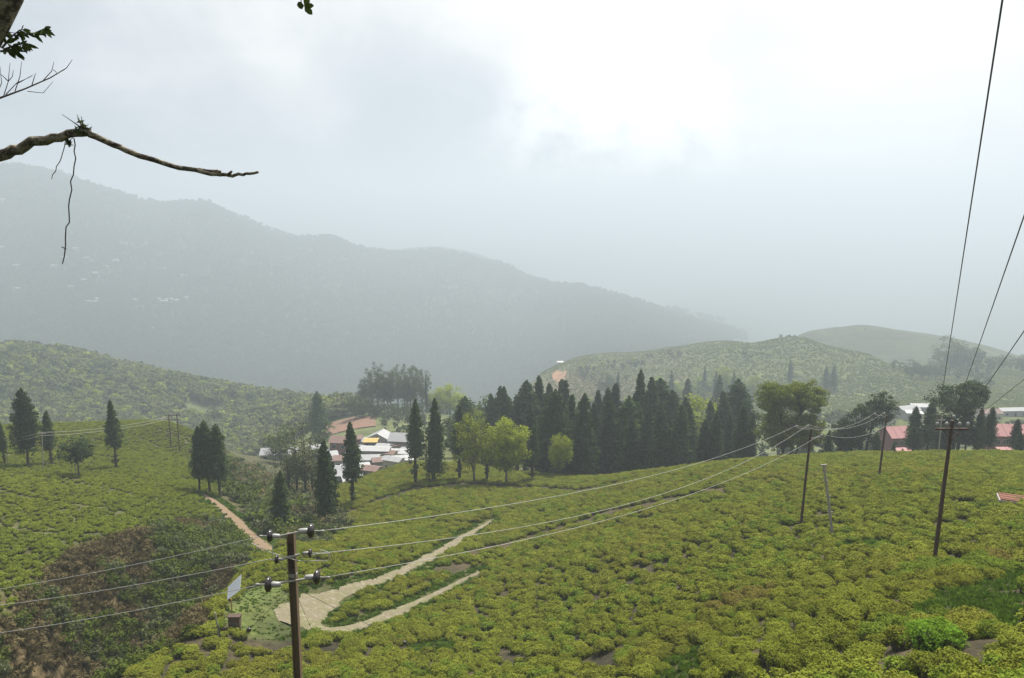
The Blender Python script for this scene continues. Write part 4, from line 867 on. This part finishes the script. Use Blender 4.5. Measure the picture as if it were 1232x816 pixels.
# sign boards by the track
g = hit(279, 736); rg = hypot(g[0], g[1]); pm = rg/FPX*1.1
o = thing('sign_board', g, 'pale blue-white sign board tilted on a yellowish post by the gully', 'sign', None, 0, 1.08)
MB().tube([(0,0,-.4),(0,0,1.0)], .05, 6).obj('post', M['yellow'], o)
pn = MB(); V = [(-.42,-.03,.75),(.16,.05,1.1),(.45,-.03,2.35),(-.02,.05,1.95)]; V = [(-.40,0,.62),(.42,0,1.30),(.36,0,2.42),(-.46,0,1.55)]
pn.add(V+[(x, .06, z) for x, y, z in V], [(0,1,2,3),(7,6,5,4),(0,4,5,1),(1,5,6,2),(2,6,7,3),(3,7,4,0)]); b = pn.obj('panel', M['sign'], o); b.location = (0,-.07,.0)
b.rotation_euler = (radians(-35), 0, 0); b.location = (0, -.1, .25)
for k in range(3): m = MB(); z0 = .33*k; m.add([(-.34,0,.95+z0*.8),(.30,0,1.48+z0*.8),(.30,0,1.52+z0*.8),(-.34,0,.99+z0*.8)], [(0,1,2,3)]); l = m.obj('text_line', M['sign_text'], b); l.location = (0,-.006,0)
g = hit(283, 757); o = thing('notice_box', g, 'small brown wooden notice box on short legs by the track', 'notice box')
MB().box(-.42,.42,-.2,.2,.25,1.05).obj('case', M['sign_back'], o); MB().box(-.34,.34,-.225,-.19,.34,.62).obj('panel', M['bark_pale'], o); MB().box(-.48,.48,-.26,.26,1.05,1.11).obj('lid', M['rust'], o)
for x in (-.36,.36): MB().box(x-.04,x+.04,-.04,.04,-.3,.25).obj('leg', M['bark'], o)
oo, gg, tt = pole('stake', (258.5, 265), 768, 737, 'short pale stake leaning beside the notice box', None, 'concrete', rad=.06, cat='stake')
MB().tube([tt*.02, tt*.5], .066, 7).obj('painted_foot', M['blue'], oo)
# brick-red slab at the right edge
g = hit(1224, 607); o = thing('brick_platform', g, 'low brick-red slab on a grey plinth among the tea at the right edge', 'platform', None, radians(-25))
MB().box(-1.3,1.3,-.8,.8,-.5,.42).obj('plinth', M['concrete'], o)
for k in range(6): MB().box(-1.2,1.2,-.72+k*.245,-.72+k*.245+.22,.42,.50+.02*(k % 2)).obj('tile_row', M['brick_tile'], o)

# ------------------------------------------------------------------ the tree the camera stands under: its limbs reach in from the left
TB = at(-150, 120, 7.0); trunk_xy = (-6.6, 3.2); tz = gz(*trunk_xy)
ot = thing('overhanging_tree', (trunk_xy[0], trunk_xy[1], tz), 'old tree leaning in with a dark trunk, bare dead branch and leafy twigs', 'tree')
off = Vector((trunk_xy[0], trunk_xy[1], tz))
def loc(px, py, R): return Vector(at(px, py, R))-off
m = MB(); m.tube([(0,0,-.6), (.15,.3,2.2), loc(-130,150,7.0)+Vector((0,0,-.3)), loc(-50,98,6.6), loc(-8,30,6.4), loc(12,-6,6.3), loc(34,-60,6.2), loc(70,-170,6.0)], [.22,.18,.15,.115,.09,.08,.072,.06], 12)
for k in range(14): q = loc(-4+random.uniform(-3, 14), 30-random.uniform(0, 50), 6.38); m.tube([q, q+Vector((.04,-.02,.01))], [.03,.005], 5)
m.obj('trunk', M['bark_lichen'], ot, True)
def wob(P, s, n=6):
    out = []
    for a, b in zip(P[:-1], P[1:]):
        for k in range(n): out.append(a.lerp(b, k/n)+Vector((random.gauss(0, s), random.gauss(0, s), random.gauss(0, s))))
    return out+[P[-1]]
P = wob([loc(-120,235,6.9), loc(-40,202,6.7), loc(0,187,6.6), loc(45,168,6.5), loc(100,160,6.4)], .006)
br = MB(); br.tube(P, list(np.linspace(.052, .028, len(P))), 9); br.obj('dead_branch', M['bark_lichen'], ot, True)
P = wob([loc(96,153,6.4), loc(108,161,6.38), loc(150,181,6.3), loc(205,200,6.2), loc(262,210,6.1), loc(282,211,6.1), loc(311,207,6.05)], .004)
b2 = MB(); b2.tube(P, list(np.linspace(.026, .009, len(P))), 8); b2.tube(wob([loc(212,202,6.2), loc(240,204,6.15), loc(266,207,6.1)], .003), .010, 6); b2.tube([loc(274,211,6.1), loc(279,206,6.08)], [.012,.008], 6); b2.obj('dead_branch', M['bark_lichen'], ot, True)
m = MB()
for k in range(26): q = loc(101+random.gauss(0, 4), 157+random.gauss(0, 4), 6.38); m.leaf(q, (random.gauss(0,1), random.gauss(0,1), 1), .09, .03, 0, random.random())
for k in range(8): q = loc(100, 155, 6.38); m.tube([q, q+Vector((random.gauss(-.04,.06), random.gauss(0,.04), random.uniform(.03,.11)))], [.005,.002], 4)
for k in range(12): q = loc(83+random.gauss(0, 2), 171+random.gauss(0, 3), 6.42); m.leaf(q, (random.gauss(0,1), random.gauss(0,1), 1), .06, .03, 0, .2)
m.obj('moss_tuft', M['leaf_grey'], ot)
m = MB(); m.tube(wob([loc(90,165,6.4), loc(89,200,6.4), loc(84,240,6.4), loc(82,275,6.4), loc(75,318,6.4)], .006, 4), [.0042]*16+[.003], 5); m.tube([loc(80,300,6.4), loc(74,297,6.4)], .004, 4); m.obj('hanging_vine', M['bark'], ot)
MB().tube(wob([loc(80,172,6.42), loc(72,195,6.42), loc(62,216,6.42)], .006, 4), [.0032]*8+[.002], 5).obj('hanging_vine', M['bark_pale'], ot)
# bare twigs
m = MB(); tw = [loc(-40,122,6.6), loc(0,118,6.6), loc(30,107,6.6), loc(60,94,6.55), loc(80,82,6.5), loc(87,72,6.5)]
m.tube(tw, [.009,.007,.005,.0038,.0026,.0015], 6)
for a, b, c in (((4,117),(10,98),(12,76)),((7,114),(20,100),(38,92)),((18,110),(24,92),(26,74)),((38,104),(41,94),(43,88)),((52,97),(62,86),(65,74)),((33,110),(52,112),(64,98)),((60,94),(70,88),(78,84)),((20,101),(26,98),(40,90)),((-6,118),(2,100),(0,80)),((64,84),(67,86),(69,90)),((10,98),(4,92),(-2,88)),((10,98),(15,92),(16,84))):
    m.tube([loc(*a,6.58), loc(*b,6.56), loc(*c,6.54)], [.0032,.0024,.0012], 4)
m.obj('bare_twigs', M['bark'], ot)
# leafy sprigs
lf = MB(); m = MB()
def sprig(pts_, nleaf, ln):
    P = [loc(*p) for p in pts_]; m.tube(P, list(np.linspace(.008, .002, len(P))), 5)
    for k in range(nleaf):
        f = random.random()**.7*(len(P)-1); i = min(int(f), len(P)-2); q = P[i].lerp(P[i+1], f-i)
        d_ = Vector((random.gauss(.45,.5), random.gauss(0,.5), random.gauss(-.35,.4))).normalized(); sd = d_.cross(Vector((random.gauss(0,.3), 1, random.gauss(0,.3)))).normalized()*ln*.17; u = d_*ln*random.uniform(.7,1.2)
        lf.add([q, q+u*.35+sd, q+u*.7+sd*.8, q+u, q+u*.7-sd*.8, q+u*.35-sd], [(0,1,2,3),(0,3,4,5)], 0, random.random())
sprig([(2,58,6.4),(14,44,6.4),(24,36,6.4),(30,36,6.4)], 16, .075); sprig([(4,60,6.4),(20,54,6.4),(34,52,6.4)], 20, .075); sprig([(24,42,6.4),(42,40,6.4),(54,34,6.4)], 14, .07); sprig([(0,62,6.4),(14,60,6.4),(22,64,6.4)], 8, .07); sprig([(0,52,6.4),(8,38,6.4),(18,40,6.4)], 8, .07)
sprig([(60,-160,6.0),(180,-120,5.2),(290,-70,4.6),(350,-22,4.3),(363,2,4.3)], 10, .085)
for tgt, ln, wd in (((376,18),.085,.030),((378,7),.070,.026),((357,6),.055,.035),((372,-3),.07,.03)):
    q = loc(366,7,4.3); e = loc(*tgt,4.28); u = e-q; sd = u.cross(Vector((0,1,0))).normalized()*wd*.55
    lf.add([q, q+u*.35+sd, q+u*.75+sd*.8, e, q+u*.75-sd*.8, q+u*.35-sd], [(0,1,2,3),(0,3,4,5)], 0, .4)
m.obj('twigs', M['bark'], ot); lf.obj('leaves', M['leaf'], ot)

# ------------------------------------------------------------------ haze over the valley
zmin = float(GZ.min())-1.5; zmax = max(float(GZ.max())+1.0, 150)
mb = MB().box(-6600, 6600, -360, 9300, zmin, zmax)
hm = bpy.data.materials.new('valley_haze'); hm.use_nodes = True; t = hm.node_tree; t.nodes.clear()
pv = N(t, 'ShaderNodeVolumePrincipled'); pv.inputs['Color'].default_value = (.53,.60,.67,1); pv.inputs['Density'].default_value = .00071; pv.inputs['Anisotropy'].default_value = .3
mo = N(t, 'ShaderNodeOutputMaterial'); L(t, pv.outputs[0], mo.inputs['Volume'])
tag(mb.obj('haze', hm), 'pale blue-grey haze filling the valley', 'haze', kind='stuff')
print('TRI', sum(len(m.polygons) for m in bpy.data.meshes), 'tea', len(near_p), len(left_p), 'z', zmin, zmax)
